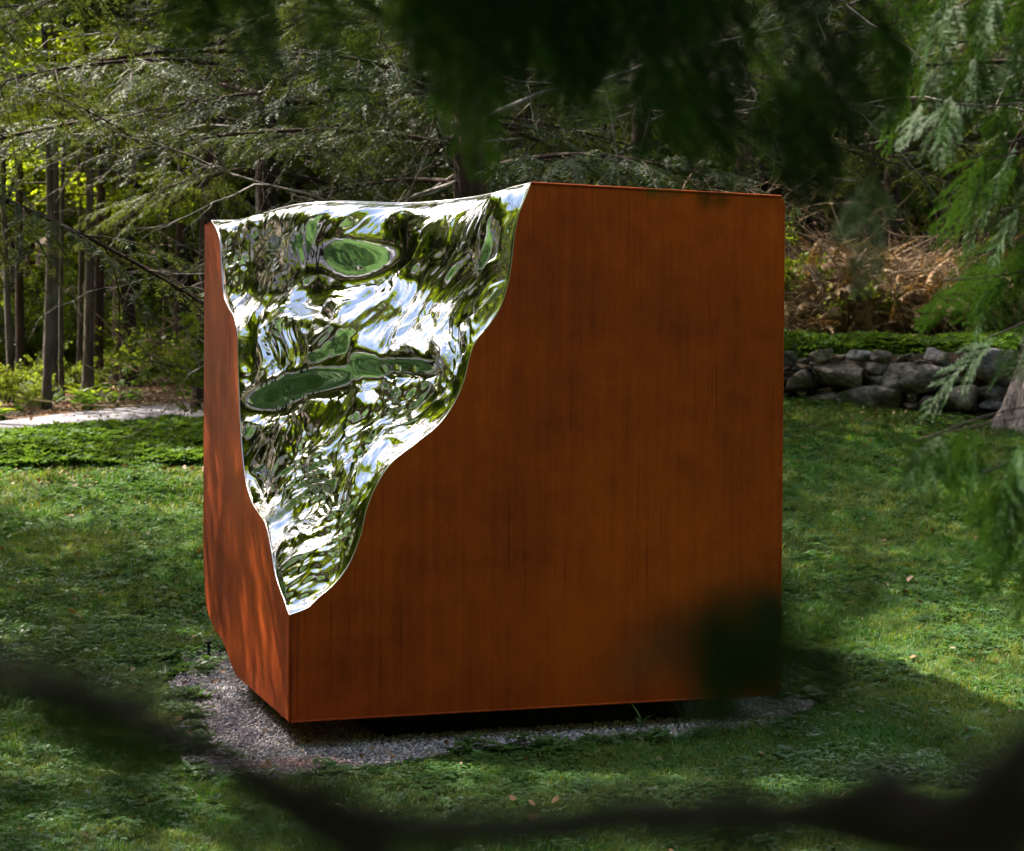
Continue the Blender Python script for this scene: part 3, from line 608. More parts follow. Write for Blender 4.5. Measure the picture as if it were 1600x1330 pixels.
def hemlock_bough(seed, L=3.0, droop=.22):
    rs = np.random.RandomState(seed); wood = MB(); leaf = MB(); B, D, S, LL, WW = [], [], [], [], []
    def nrm(v): return v / (np.linalg.norm(v) + 1e-9)
    def needles(Q, ln):
        m = max(3, int(ln / .0125)); u = (np.arange(m) + .5) / m; x = np.linspace(0, 1, len(Q)); c = np.stack([np.interp(u, x, Q[:, i]) for i in range(3)], -1); T = nrm(Q[-1] - Q[0]); A = nrm(np.cross(T, [0, 0, 1.]) + rs.randn(3) * .25)
        for sg in (-1, 1):
            d = T * .45 + sg * A * .85 + rs.randn(m, 3) * .16; d /= np.linalg.norm(d, axis=1)[:, None]; s_ = np.cross(d, np.cross(T, A)) + rs.randn(m, 3) * .35; s_ /= np.linalg.norm(s_, axis=1)[:, None]
            B.append(c); D.append(d); S.append(s_); LL.append((.027 - .008 * u) * (.7 + .6 * rs.rand(m))); WW.append(np.full(m, .0075))
    t = np.linspace(0, 1, 14); w1 = rs.randn(2) * .10
    P = np.stack([t * L, w1[0] * L * t ** 2 + .03 * np.sin(t * 9 + rs.rand() * 6) * L * t, .12 * t * L - droop * L * t ** 2.1], -1)
    tube(wood, P, .024 * (1 - t * .92) + .0015, 5)
    nb = 34
    for k in range(nb):
        u = .12 + .86 * (k + rs.rand() * .9) / nb; c = np.array([np.interp(u, t, P[:, i]) for i in range(3)]); sgn = 1 if k % 2 else -1
        yaw = sgn * (1.0 - .45 * u + rs.randn() * .22); ln = (L * .34 * (1 - u) ** .6 + .12) * (.5 + .75 * rs.rand()); d0 = np.array([cos(yaw), sin(yaw), rs.randn() * .2 - .02]); v = np.linspace(0, 1, 7)
        Q = c + d0 * (v * ln)[:, None] + np.array([0, 0, -.32 * ln])[None] * (v ** 2)[:, None] + (rs.randn(3) * .12 * ln)[None] * (v ** 2)[:, None]; tube(wood, Q, .0055 * (1 - v * .8) + .0006, 3, False)
        if rs.rand() < .08: continue
        m = max(3, int(ln / .075))
        for j in range(m * 2):
            uu = .15 + .83 * (j + rs.rand()) / (m * 2); cc = np.array([np.interp(uu, v, Q[:, i]) for i in range(3)]); tg = nrm(np.array([np.interp(min(1, uu + .1), v, Q[:, i]) for i in range(3)]) - cc + 1e-6); ax = nrm(np.array([tg[1], -tg[0], 0]))
            l2 = (.05 + .17 * (1 - uu) * min(1, ln)) * (.55 + .8 * rs.rand()); d2 = nrm(tg * .7 + (1 if j % 2 else -1) * ax * .75 + rs.randn(3) * .18); x = np.linspace(0, 1, 4); q = cc + d2 * (x * l2)[:, None] + np.array([0, 0, -.35 * l2])[None] * (x ** 2)[:, None]
            needles(q, l2)
        needles(Q[3:], ln * .5)
    B, D, S, LL, WW = map(np.concatenate, (B, D, S, LL, WW)); strips(leaf, B, D, S, LL, WW, np.full(len(B), .15))
    off = wood.n; mb = MB(); mb.V = wood.V + leaf.V; mb.F = wood.F + [f + off for f in leaf.F]; mb.n = wood.n + leaf.n
    me = mb.mesh('hemlock_bough', [M['bark_brown'], M['hemlock']])
    nw = sum(len(f) for f in wood.F); mi = np.zeros(len(me.polygons), np.int32); mi[nw:] = 1; me.polygons.foreach_set('material_index', mi); return me
def dead_bough(seed, L=2.2, m='twig'):
    rs = np.random.RandomState(seed); mb = MB()
    def grow(p, d, ln, r, lev):
        k = 6; v = np.linspace(0, 1, k); w = rs.randn(3) * .22; Q = p + d * (v * ln)[:, None] + w[None] * ln * (v ** 2)[:, None] + np.array([0, 0, -.14 * ln])[None] * (v ** 2)[:, None]
        Q[1:] += rs.randn(k - 1, 3) * ln * .018; tube(mb, Q, r * (1 - v * .75), 4 if lev == 0 else 3, False)
        if lev < 3:
            for _ in range([9, 4, 2][lev]):
                u = .2 + .78 * rs.rand(); c = np.array([np.interp(u, v, Q[:, i]) for i in range(3)]); nd2 = d + rs.randn(3) * .75; nd2[2] -= .15; nd2 /= np.linalg.norm(nd2)
                grow(c, nd2, ln * (.25 + .3 * rs.rand()), r * .45, lev + 1)
    grow(np.zeros(3), np.array([1., 0, .05]), L, .022, 0); return mb.mesh('dead_bough', M[m])
def leafy_bough(seed, L=2.2, nleaf=420, ls=.095, m='maple', wood_m='bark_grey', flat=.5):
    rs = np.random.RandomState(seed); wood = MB(); C, Dn = [], []
    t = np.linspace(0, 1, 8); P = np.stack([t * L, .2 * np.sin(t * 2 + rs.rand() * 6) * t, .22 * t * L - .25 * L * t ** 2], -1); tube(wood, P, .022 * (1 - t * .85), 4)
    tips = []
    for k in range(16):
        u = .25 + .75 * rs.rand(); c = np.array([np.interp(u, t, P[:, i]) for i in range(3)]); yaw = (1 if k % 2 else -1) * (.5 + .8 * rs.rand()); ln = L * (.22 + .25 * rs.rand()) * (1.2 - u * .6)
        d0 = np.array([cos(yaw), sin(yaw), rs.randn() * .3]); v = np.linspace(0, 1, 4); Q = c + d0 * (v * ln)[:, None] - np.array([0, 0, .2 * ln])[None] * (v ** 2)[:, None]; tube(wood, Q, .006 * (1 - v * .8), 3, False); tips.append(Q)
    lf = MB(); n = nleaf; which = rs.randint(0, 16, n); uu = rs.rand(n) ** .7
    T = np.stack(tips); f = uu * 3; i0 = np.minimum(f.astype(int), 2); fr = (f - i0)[:, None]; c = T[which, i0] * (1 - fr) + T[which, i0 + 1] * fr + rs.randn(n, 3) * np.array([.09, .09, .05]) * L / 2.2
    yaw = rs.rand(n) * 2 * pi; dz = -.35 + rs.randn(n) * .35; D = np.stack([np.cos(yaw), np.sin(yaw), dz], -1); D /= np.linalg.norm(D, axis=1)[:, None]
    S = np.cross(D, np.array([0, 0, 1.]) + rs.randn(n, 3) * flat); S /= np.linalg.norm(S, axis=1)[:, None]; N_ = np.cross(S, D); l = ls * (.6 + .7 * rs.rand(n))[:, None]
    # five-pointed leaf folded at the midrib
    pts = [(0, 0, 0), (.30, -.52, .10), (.62, -.30, .05), (1, 0, -.08), (.62, .30, .05), (.30, .52, .10)]
    V = np.stack([c + D * l * a + S * l * b + N_ * l * z for a, b, z in pts], 1).reshape(-1, 3); o = (np.arange(n) * 6)[:, None]
    lf.add(V, o + np.array([[0, 1, 2, 3]])); lf.F.append(o + np.array([[0, 3, 4, 5]]))
    off = wood.n; mb = MB(); mb.V = wood.V + lf.V; mb.F = wood.F + [q + off for q in lf.F]; mb.n = wood.n + lf.n
    me = mb.mesh('leafy_bough', [M[wood_m], M[m]]); nw = sum(len(q) for q in wood.F); mi = np.zeros(len(me.polygons), np.int32); mi[nw:] = 1; me.polygons.foreach_set('material_index', mi); return me

HEM = [hemlock_bough(200 + s, 3.0, .16 + .05 * s) for s in range(5)]
DEAD = [dead_bough(220 + s) for s in range(4)]
MAP = [leafy_bough(240 + s) for s in range(5)]
SHR = [leafy_bough(260 + s, 1.1, 260, .055, 'shrub', 'bark_grey', .8) for s in range(3)]

def merge(name, parts):
    mb = MB(); mis = []
    for me, Mx in parts:
        n = len(me.vertices); V = np.empty(n * 3, np.float32); me.vertices.foreach_get('co', V); V = V.reshape(-1, 3); Ma = np.array(Mx); V = V @ Ma[:3, :3].T + Ma[:3, 3]
        np_ = len(me.polygons); st = np.empty(np_, np.int32); ct = np.empty(np_, np.int32); mi = np.empty(np_, np.int32); me.polygons.foreach_get('loop_start', st); me.polygons.foreach_get('loop_total', ct); me.polygons.foreach_get('material_index', mi)
        lv = np.empty(len(me.loops), np.int32); me.loops.foreach_get('vertex_index', lv)
        first = True
        for c in (3, 4):
            k = ct == c
            if not k.any(): continue
            F = lv[st[k][:, None] + np.arange(c)[None]]
            if first: mb.add(V, F); first = False
            else: mb.F.append(F + mb.n - n)
            mis.append(mi[k])
    out = mb.mesh(name, list(parts[0][0].materials)); out.polygons.foreach_set('material_index', np.concatenate(mis)); return out
def crown(kind, h, rad, nb, seed, z0):
    rs = np.random.RandomState(seed); pr = []
    for k in range(nb):
        u = (k + rs.rand()) / nb; yaw = k * 2.4 + rs.rand()
        if kind == 'hemlock': u = u ** 1.15; L_ = (rad * (1 - u) ** .7 * (.75 + .45 * rs.rand()) + .5) / 3.0; src = HEMC[rs.randint(2)]; pt = .35 * u + rs.randn() * .12
        else: L_ = rad * (.55 + .6 * sin(pi * min(1, .25 + u * .75))) * (.7 + .5 * rs.rand()) / 2.2; src = MAPC[rs.randint(2)]; pt = .15 + rs.randn() * .3 + .3 * u
        pr.append((src, Matrix.Translation((0, 0, z0 + (h - z0 - .3) * u)) @ Euler((rs.randn() * .2, -pt, yaw), 'XYZ').to_matrix().to_4x4() @ Matrix.Scale(L_, 4)))
    return merge(kind + '_crown', pr)
HEMC = [coarse_bough(290 + s, 3.0, .2, .7, .055, .026) for s in range(2)]
MAPC = [leafy_bough(295 + s, 2.2, 300, .15) for s in range(2)]
CRH = [crown('hemlock', 16, 4.4, 46, 500 + s, 1.6) for s in range(2)]
CRM = [crown('maple', 16, 4.6, 46, 510 + s, 3.2) for s in range(2)]
def far_tree(x, y, kind, s, seed, label, group, name):
    rs = np.random.RandomState(seed); t = empty(name, (x, y, gz(x, y)), label, 'tree', group)
    o = link('trunk', TRK[kind], t); o.scale = (s, s, s); c = (CRH if kind == 'hemlock' else CRM)[rs.randint(2)]
    o = link('crown', c, t); o.scale = (s, s, s); o.rotation_euler = (0, 0, rs.rand() * 6.28); return t
def trunk_mesh(h, r, seed, lean=(0, 0), top=.25, sides=10, m='bark_brown', flare=1.5):
    rs = np.random.RandomState(seed); v = np.linspace(0, 1, 14); ph = rs.rand(2) * 6
    P = np.stack([lean[0] * v * h + .02 * h * np.sin(v * 4 + ph[0]) * v, lean[1] * v * h + .02 * h * np.sin(v * 3 + ph[1]) * v, v * h - .25], -1)
    R = r * (1 - (1 - top) * v) * (1 + (flare - 1) * np.exp(-v * h / .35)); mb = MB(); tube(mb, P, R, sides)
    V = mb.V[0]; V *= 1; V[:, :2] += (rs.rand(len(V), 2) - .5) * r * .12
    return mb, P
TRK = {'hemlock': trunk_mesh(16, .18, 601)[0].mesh('trunk', M['bark_brown'], True), 'maple': trunk_mesh(16, .15, 602)[0].mesh('trunk', M['bark_brown'], True)}
def put(me, name, parent, loc, yaw, pitch, s, roll=0.0, label=None):
    o = bpy.data.objects.new(name, me); COL.objects.link(o); o.parent = parent; o.location = loc; o.rotation_euler = Euler((roll, -pitch, yaw), 'XYZ'); o.scale = (s, s, s)
    if label: o['label'] = label
    return o
def hemlock(x, y, h, rad, nb, seed, label, z0=2.0, r=.2, dead=6, group=None, name='hemlock_tree', lean=(0, 0), sector=None, bare=None):
    rs = np.random.RandomState(seed); z = gz(x, y); t = empty(name, (x, y, z), label, 'tree', group)
    mb, P = trunk_mesh(h, r, seed, lean); mb.build('trunk', M['bark_brown'], t, smooth=True)
    for k in range(nb):
        u = ((k + rs.rand()) / nb) ** 1.15; zz = z0 + (h - z0 - .3) * u; yaw = k * 2.4 + rs.rand() * .9
        if sector is not None: yaw = sector[0] + (rs.rand() * 2 - 1) * sector[1]
        L_ = rad * (1 - u) ** .7 * (.75 + .45 * rs.rand()) + .5
        yw = (yaw + pi) % (2 * pi) - pi
        if bare and bare[0] < yw < bare[1] and rs.rand() < .8: continue
        c = [float(np.interp(zz, P[:, 2], P[:, i])) for i in (0, 1)]
        put(HEM[rs.randint(5)], 'bough', t, (c[0], c[1], zz), yaw, .10 + .35 * u + rs.randn() * .10 - .12 * (u < .3), L_ / 3.0, rs.randn() * .15)
    for k in range(dead):
        zz = z0 * .6 + rs.rand() * 3.0; c = [float(np.interp(zz, P[:, 2], P[:, i])) for i in (0, 1)]
        put(DEAD[rs.randint(4)], 'dead_branch', t, (c[0], c[1], zz), rs.rand() * 6.28, rs.randn() * .2, .7 + .8 * rs.rand(), rs.rand() * 6)
    return t
def maple(x, y, h, rad, nb, seed, label, z0=3.5, r=.11, group=None, lean=(0, 0), m='bark_grey', name='maple_tree', dead=0):
    rs = np.random.RandomState(seed); z = gz(x, y); t = empty(name, (x, y, z), label, 'tree', group)
    mb, P = trunk_mesh(h, r, seed, lean, .3, 8); mb.build('trunk', M[m], t, smooth=True)
    for k in range(nb):
        u = (k + rs.rand()) / nb; zz = z0 + (h - z0) * u; yaw = k * 2.4 + rs.rand(); L_ = rad * (.55 + .6 * sin(pi * min(1, .25 + u * .75))) * (.7 + .5 * rs.rand())
        c = [float(np.interp(zz, P[:, 2], P[:, i])) for i in (0, 1)]
        put(MAP[rs.randint(5)], 'bough', t, (c[0], c[1], zz), yaw, .15 + rs.randn() * .25 + .3 * u, L_ / 2.2, rs.randn() * .2)
    for k in range(dead):
        zz = 1.5 + rs.rand() * 2.5; put(DEAD[rs.randint(4)], 'dead_branch', t, (0, 0, zz), rs.rand() * 6.28, .1, .4 + .4 * rs.rand(), rs.rand() * 6)
    return t
def XP(px, Y): return (px - 800) / FPX * Y

# evergreens behind and beside the cube
hemlock(XP(742, 15.0), 15.0, 7.6, 3.8, 40, 1, 'big dark hemlock with a thick trunk right behind the mirrored corner of the cube', z0=2.9, r=.21, dead=9, bare=(-1.0, .9))
hemlock(-6.9, 13.6, 12.5, 4.8, 52, 2, 'hemlock outside the frame at left whose feathery boughs reach over the lawn', z0=3.6, r=.22, dead=5)
hemlock(XP(425, 18.5), 18.5, 11, 4.0, 42, 3, 'hemlock with hanging grey twigs above the left end of the cube', z0=3.2, r=.17, dead=8)
hemlock(XP(1000, 18.5), 19.5, 8.8, 3.8, 36, 4, 'hemlock with pale bare twigs behind the middle of the rusty front', z0=3.4, r=.16, dead=10)
hemlock(XP(1385, 27.0), 27.0, 13, 4.0, 46, 5, 'evergreen with a pinkish brown trunk above the stone wall', z0=4.2, r=.15, dead=9)
hemlock(XP(1160, 28.5), 28.5, 12, 4.2, 44, 6, 'evergreen behind the right upper corner of the cube', z0=3.6, r=.18, dead=7)
hemlock(XP(1590, 25.5), 25.5, 13, 4.4, 46, 7, 'dense evergreen at the right edge behind the cedar sprays', z0=3.0, r=.18, dead=6)
hemlock(XP(800, 22.0), 23.0, 9.5, 4.2, 40, 8, 'second dark trunked hemlock behind the top edge of the cube', z0=3.2, r=.24, dead=8)
hemlock(XP(230, 21.5), 25.5, 12, 4.2, 44, 9, 'hemlock with low boughs over the far end of the path', z0=5.0, r=.16, dead=4)
hemlock(-5.0, 8.6, 11.0, 3.6, 44, 11, 'unseen hemlock added to shade the front lawn, beside the left front of the cube', z0=5.2, r=.16, dead=4)  # added out of view so that its crown shades the lawn before the cube
hemlock(-9.9, 16.0, 12, 3.7, 38, 10, 'hemlock outside the left edge with crooked bare grey twigs reaching in', z0=4.0, r=.13, dead=10)

maple(XP(72, 25.5), 25.5, 10.5, 2.7, 26, 71, 'slender maple with bright backlit leaves at the top left corner', z0=5.6, r=.07)
maple(XP(-60, 23.5), 23.5, 9.5, 2.6, 24, 72, 'maple outside the left edge whose yellow green leaves reach in', z0=4.8, r=.08)
# left grove, trunk by trunk
for px, Y, r, ln, lab, mm in [
    (20, 27.0, .085, -.03, 'thin grey trunk leaning at the left edge beside the path', 'bark_grey'),
    (33, 32.0, .13, 0, 'dark straight trunk just inside the left edge', 'bark_brown'),
    (69, 31.0, .07, 0, 'slim greenish trunk left of the thicker grey one', 'bark_grey'),
    (80, 27.0, .115, .005, 'grey trunk with moss at its foot by the gravel path', 'bark_grey'),
    (97, 28.0, .06, -.02, 'very thin sapling close against the grey trunk', 'bark_grey'),
    (121, 33.0, .07, .01, 'slender pale trunk behind the path bend', 'bark_grey'),
    (136, 28.5, .125, .004, 'pale grey mottled trunk standing on red needles', 'bark_grey'),
    (154, 31.0, .15, -.006, 'reddish brown trunk beside the pale mottled one', 'bark_brown')]:
    maple(XP(px, Y), Y, 11.5, 2.3, 17, int(px * 3 + Y), lab, z0=3.6 + (px % 3) * .5, r=r * .72, group='trees of the left grove', lean=(ln, 0), m=mm)
hemlock(XP(195, 33.0), 33.0, 15, 4.0, 34, 61, 'broad nearly black trunk in the middle of the left grove', z0=5.5, r=.24, dead=5, group='trees of the left grove', name='spruce_tree')
hemlock(XP(278, 34.5), 34.5, 14, 3.6, 30, 62, 'dark straight trunk nearest the left side of the cube', z0=5.0, r=.14, dead=6, group='trees of the left grove', name='spruce_tree')

# deeper woods
rs = np.random.RandomState(5)
far_l = 'tree deep in the woods, a dark trunk and leaves among many'
for k in range(58):
    Y = 36 + 34 * (k / 58) + rs.rand() * 4; px = -150 + ((k * 0.618034) % 1.0) * 1900
    kd = 'maple' if rs.rand() < .55 else 'hemlock'
    far_tree(XP(px, Y), Y, kd, (.9 if px > 420 else .62) + .4 * rs.rand(), 900 + k, far_l, 'trees deep in the woods', 'woodland_tree' if kd == 'maple' else 'woodland_hemlock')

for k in range(20):
    th = radians(154 + k * 3.2); rr = 24.5 + 5.5 * rs.rand(); kd = 'maple' if rs.rand() < .5 else 'hemlock'
    if hypot(rr * cos(th) + 14.5, 5 + rr * sin(th) - 26.2) < 4: continue
    far_tree(rr * cos(th), 5 + rr * sin(th), kd, 1.35 + .4 * rs.rand(), 1200 + k, 'tree outside the frame, seen only in the mirrored face of the cube', 'trees round the lawn outside the frame', 'lawn_side_' + kd)
# trees all round the lawn that only the mirror shows
ref_l = 'tree outside the frame, seen only in the mirrored face of the cube'
rs = np.random.RandomState(17)
def ring_tree(X, Y, k, kd=None, s=None):
    kd = kd or ('maple' if rs.rand() < .5 else 'hemlock')
    far_tree(X, Y, kd, s or (.85 + .4 * rs.rand()), 1300 + k, ref_l, 'trees round the lawn outside the frame', 'lawn_side_' + ('maple' if kd == 'maple' else 'hemlock'))
for k in range(34):
    th = radians(122 + k * 7.3); rr = 17 + 3.0 * (k % 2) + 3 * rs.rand(); X, Y = 0 + rr * cos(th), 5 + rr * sin(th)
    if abs(X) < .5 * Y: continue
    if hypot(X + 13.7, Y - 21.7) < 3 or hypot(X + 16.6, Y - 14.1) < 3: continue
    if 135 < degrees(th) < 178:
        if k % 2 == 0: ring_tree(X, Y, k, None, .62 + .15 * rs.rand())
        continue
    ring_tree(X, Y, k)
for k in range(40):
    if 2 <= k <= 8 and k % 2: continue
    th = radians(118 + k * 6.4); rr = 25 + 9 * rs.rand(); X, Y = 0 + rr * cos(th), 5 + rr * sin(th)
    if abs(X) < .5 * Y: continue
    if hypot(X + 14.5, Y - 26.2) < 4 or hypot(X + 18.4, Y - 31.8) < 4: continue
    ring_tree(X, Y, 100 + k, None, (.8 if 130 < degrees(th) < 180 else 1.0) + .4 * rs.rand())
for k, (X, Y, kd, s_) in enumerate([(-4.5, -3.5, 'hemlock', .8), (3.5, -3.0, 'hemlock', .85), (7.5, 4.5, 'maple', .75), (-11.0, -1.0, 'maple', .8), (9.0, 13.0, 'hemlock', .8)]): ring_tree(X, Y, 200 + k, kd, s_)

# ------------------------------------------------------------------ dry-stone wall
def boulder(seed, nu=18, nv=12):
    rs = np.random.RandomState(seed); th = np.arange(nu) * 2 * pi / nu; ph = np.linspace(0, pi, nv + 1)[1:-1]
    V = [(0, 0, -1)]
    for p in ph:
        for t in th: V.append((sin(p) * cos(t), sin(p) * sin(t), -cos(p)))
    V.append((0, 0, 1)); V = np.array(V) * .72
    for _ in range(11):
        n = rs.randn(3) * np.array([1, 1, 1.2]); n /= np.linalg.norm(n); d = .36 + .12 * rs.rand(); V = V - np.maximum(0, V @ n - d)[:, None] * n
    for ax in range(3):
        for sg in (1, -1): n = np.eye(3)[ax] * sg + rs.randn(3) * .12; n /= np.linalg.norm(n); V = V - np.maximum(0, V @ n - .46)[:, None] * n
    for f, a in ((3.0, .05), (8.0, .03)):
        o = rs.rand(3) * 40; V = V * (1 + a * (gnoise(0, V[:, 0] * f + o[0], V[:, 1] * f + V[:, 2] * f * .7 + o[1], seed) + gnoise(0, V[:, 2] * f + o[2], V[:, 0] * f + o[0], seed + 1)))[:, None]
    m = nv - 1; F = []
    for i in range(m - 1):
        for j in range(nu): F.append([1 + i * nu + j, 1 + i * nu + (j + 1) % nu, 1 + (i + 1) * nu + (j + 1) % nu, 1 + (i + 1) * nu + j])
    T3 = [[0, 1 + (j + 1) % nu, 1 + j] for j in range(nu)] + [[1 + m * nu, 1 + (m - 1) * nu + j, 1 + (m - 1) * nu + (j + 1) % nu] for j in range(nu)]
    mb = MB(); mb.add(V, F); mb.F.append(np.array(T3, np.int32)); return mb.mesh('stone', M['stone'], smooth=False)
BLD = [boulder(300 + s) for s in range(14)]
WL = np.array([(1.5, 20.75), (3.0, 20.55), (4.2, 20.1), (5.2, 19.6), (6.1, 19.2), (8.5, 19.6), (10.0, 20.5)])
wall = empty('stone_wall', (3.3, 20.45, gz(3.3, 20.3)), 'low dry stone wall of mossy grey boulders at the upper edge of the lawn', 'wall')
ws = np.concatenate([[0], np.cumsum(np.linalg.norm(np.diff(WL, axis=0), axis=1))])
def wpt(s): return np.array([np.interp(s, ws, WL[:, 0]), np.interp(s, ws, WL[:, 1])])
wo_ = np.array(wall.location)
def place_stone(s, zc, w, hh, dpt, k, out=0.0, tilt=0.0):
    p = wpt(s); d = wpt(s + .05) - wpt(s - .05); yaw = atan2(d[1], d[0]); nrm = np.array([d[1], -d[0]]); nrm /= np.linalg.norm(nrm)
    base = 1.56 + .012 * (s) ; q = p + nrm * out
    o = bpy.data.objects.new('stone', BLD[k % 14]); COL.objects.link(o); o.parent = wall
    o.location = (q[0] - wo_[0], q[1] - wo_[1], base + zc - wo_[2]); o.rotation_euler = (tilt * .4, tilt, yaw); o.scale = (w, dpt, hh)
rs = np.random.RandomState(12)
BIG = [(4.42, .50, .88, .50, .55), (3.42, .38, .66, .38, .5), (2.55, .43, .56, .34, .5), (2.92, .13, .82, .36, .5), (3.98, .13, .44, .34, .5), (2.08, .36, .34, .24, .4), (1.75, .12, .44, .24, .4), (5.05, .25, .34, .5, .4), (4.95, .62, .5, .26, .45), (5.4, .52, .5, .34, .45), (5.6, .2, .6, .34, .5), (6.2, .5, .7, .4, .5), (6.3, .15, .6, .3, .5), (2.35, .10, .36, .2, .4), (7.0, .3, .8, .5, .5)]
for k, (s, zc, w, hh, dpt) in enumerate(BIG): place_stone(s, zc, w, hh, dpt, k, .08, rs.randn() * .12)
occ = [(s, zc, w, hh) for s, zc, w, hh, _ in BIG]
for k in range(2600):
    s = rs.rand() * ws[-1]; zc = rs.rand() * .62 + .03; w = .11 + .26 * rs.rand() ** 1.7; hh = w * (.38 + .35 * rs.rand())
    if zc + hh / 2 > .70 + .03 * s or len(occ) > 230: continue
    if any((abs(s - a) < (w + c) * .40) and (abs(zc - b) < (hh + d) * .40) for a, b, c, d in occ): continue
    occ.append((s, zc, w, hh)); place_stone(s, zc, w, hh, .3, k, .0 + rs.rand() * .08, rs.randn() * .15)
# earth core behind the stones
core = []; mb = MB(); S_ = np.linspace(0, ws[-1], 60)
for s in S_:
    p = wpt(s); d = wpt(s + .05) - wpt(s - .05); nrm = np.array([d[1], -d[0]]) / (np.linalg.norm(d)); base = 1.56 + .012 * s
    for o_, z in ((-.04, -.4), (-.08, .30), (-.16, .56 + .03 * s), (-1.0, .60 + .03 * s), (-1.6, .3)): q = p + nrm * o_; core.append((q[0] - wo_[0], q[1] - wo_[1], base + z - wo_[2]))
i = np.arange(59)[:, None] * 5; j = np.arange(4)[None]; mb.add(core, np.stack([i + j, i + j + 1, i + 5 + j + 1, i + 5 + j], -1).reshape(-1, 4)); mb.build('earth_core', M['dirt'], wall, smooth=True)

# old tree at the right edge
tr = empty('old_cedar_tree', (XP(1600, 18.7), 18.7, gz(XP(1600, 18.7), 18.7)), 'tree with a flared shaggy pinkish grey trunk foot at the end of the stone wall', 'tree')
mb = MB(); nu = 40; v = np.linspace(0, 1, 22); th = np.arange(nu) * 2 * pi / nu; V = []
for q in v:
    zz = -.2 + q * 9; r = .23 * (1 - .5 * q) * (1 + 1.1 * np.exp(-max(0, zz + .1) / .22)); rr = r * (1 + .13 * np.sin(th * 6 + zz) + .07 * np.sin(th * 13 + zz * 2) + .04 * np.sin(th * 23))
    V.append(np.stack([rr * np.cos(th) + .05 * sin(zz) + .16 * zz, rr * np.sin(th), np.full(nu, zz)], -1))
V = np.array(V); i = np.arange(21)[:, None] * nu; j = np.arange(nu)[None]; kx = (j + 1) % nu; mb.add(V.reshape(-1, 3), np.stack([i + j, i + kx, i + nu + kx, i + nu + j], -1).reshape(-1, 4)); mb.build('trunk', M['bark_shag'], tr)
rs = np.random.RandomState(77)
for k in range(26): put(HEM[k % 5], 'bough', tr, (0, 0, 3.0 + k * .22), rs.rand() * 6.28, rs.randn() * .15, .8 + .5 * rs.rand(), rs.randn() * .2)

# ------------------------------------------------------------------ undergrowth
def shrub(x, y, s, seed, label, group=None, n=16, name='shrub', protos=None, el=.9, dead=0):
    rs = np.random.RandomState(seed); t = empty(name, (x, y, gz(x, y) + .02), label, 'shrub', group); protos = protos or SHR
    for k in range(n): put(protos[k % len(protos)], 'branch', t, (rs.randn() * .1 * s, rs.randn() * .1 * s, .05 * s), k * 2.4 + rs.rand(), el * (.2 + rs.rand()), s * (.6 + .5 * rs.rand()), rs.randn() * .5)
    for k in range(dead): put(DEAD[k % 4], 'dead_branch', t, (0, 0, .1), rs.rand() * 6.28, .3 + .8 * rs.rand(), .5 * s, rs.rand() * 6)
    return t
SHH = [HEM[0], HEM[2], HEM[3]]
shrub(XP(1262, 24), 24.0, 1.35, 1, 'sunlit yellow green shrub just right of the cube above the wall', n=22)
shrub(XP(1450, 24), 24.2, .62, 2, 'dark bushy evergreen mound behind the wall with grey twigs', n=34, protos=SHH, name='evergreen_shrub', dead=14)
shrub(XP(1560, 23), 23.0, .55, 3, 'second evergreen mound behind the wall partly hidden by cedar sprays', n=30, protos=SHH, name='evergreen_shrub', dead=9)
shrub(XP(1345, 26), 26.5, 1.1, 4, 'small green shrub at the crest behind the brush', n=16)
for k, (px, Y, s, lab) in enumerate([(18, 26.0, .6, 'small leafy shrub at the foot of the leaning trunk'), (50, 25.5, .45, 'low weedy clump in the verge by the path'), (60, 30, .8, 'green sapling clump between the left grove trunks'), (110, 30.5, .7, 'leafy sapling behind the sapling trunks'), (262, 31.5, 1.2, 'bright backlit sapling beside the dark trunk near the cube'), (300, 31, 1.0, 'backlit leafy sapling against the left side of the cube'), (170, 38, 1.3, 'dim shrub behind the reddish trunk'), (235, 39, 1.4, 'dim shrub beyond the broad black trunk')]):
    shrub(XP(px, Y), Y, s, 30 + k, lab, n=14)
for k, (px, Y, s) in enumerate([(10, 37, 1.9), (55, 40, 2.2), (100, 37.5, 1.9), (150, 42, 2.3), (190, 38, 1.8), (235, 43, 2.4), (280, 39, 2.0), (330, 41, 2.3), (-40, 40, 2.2), (300, 36, 1.5)]):
    shrub(XP(px, Y), Y, s, 160 + k, 'leafy understorey shrub deep behind the left grove', 'understorey shrubs behind the left grove', n=18)
for k, (px, Y, s) in enumerate([(430, 24, 1.6), (560, 25, 1.9), (650, 22, 1.6), (700, 27, 2.0), (880, 24, 1.6), (980, 26, 1.8), (1080, 27.5, 1.6), (500, 30, 2.4), (620, 33, 2.6), (900, 32, 2.4)]):
    shrub(XP(px, Y), Y, s, 60 + k, 'leafy shrub in the thicket behind the cube', 'shrubs in the thicket behind the cube', n=18)

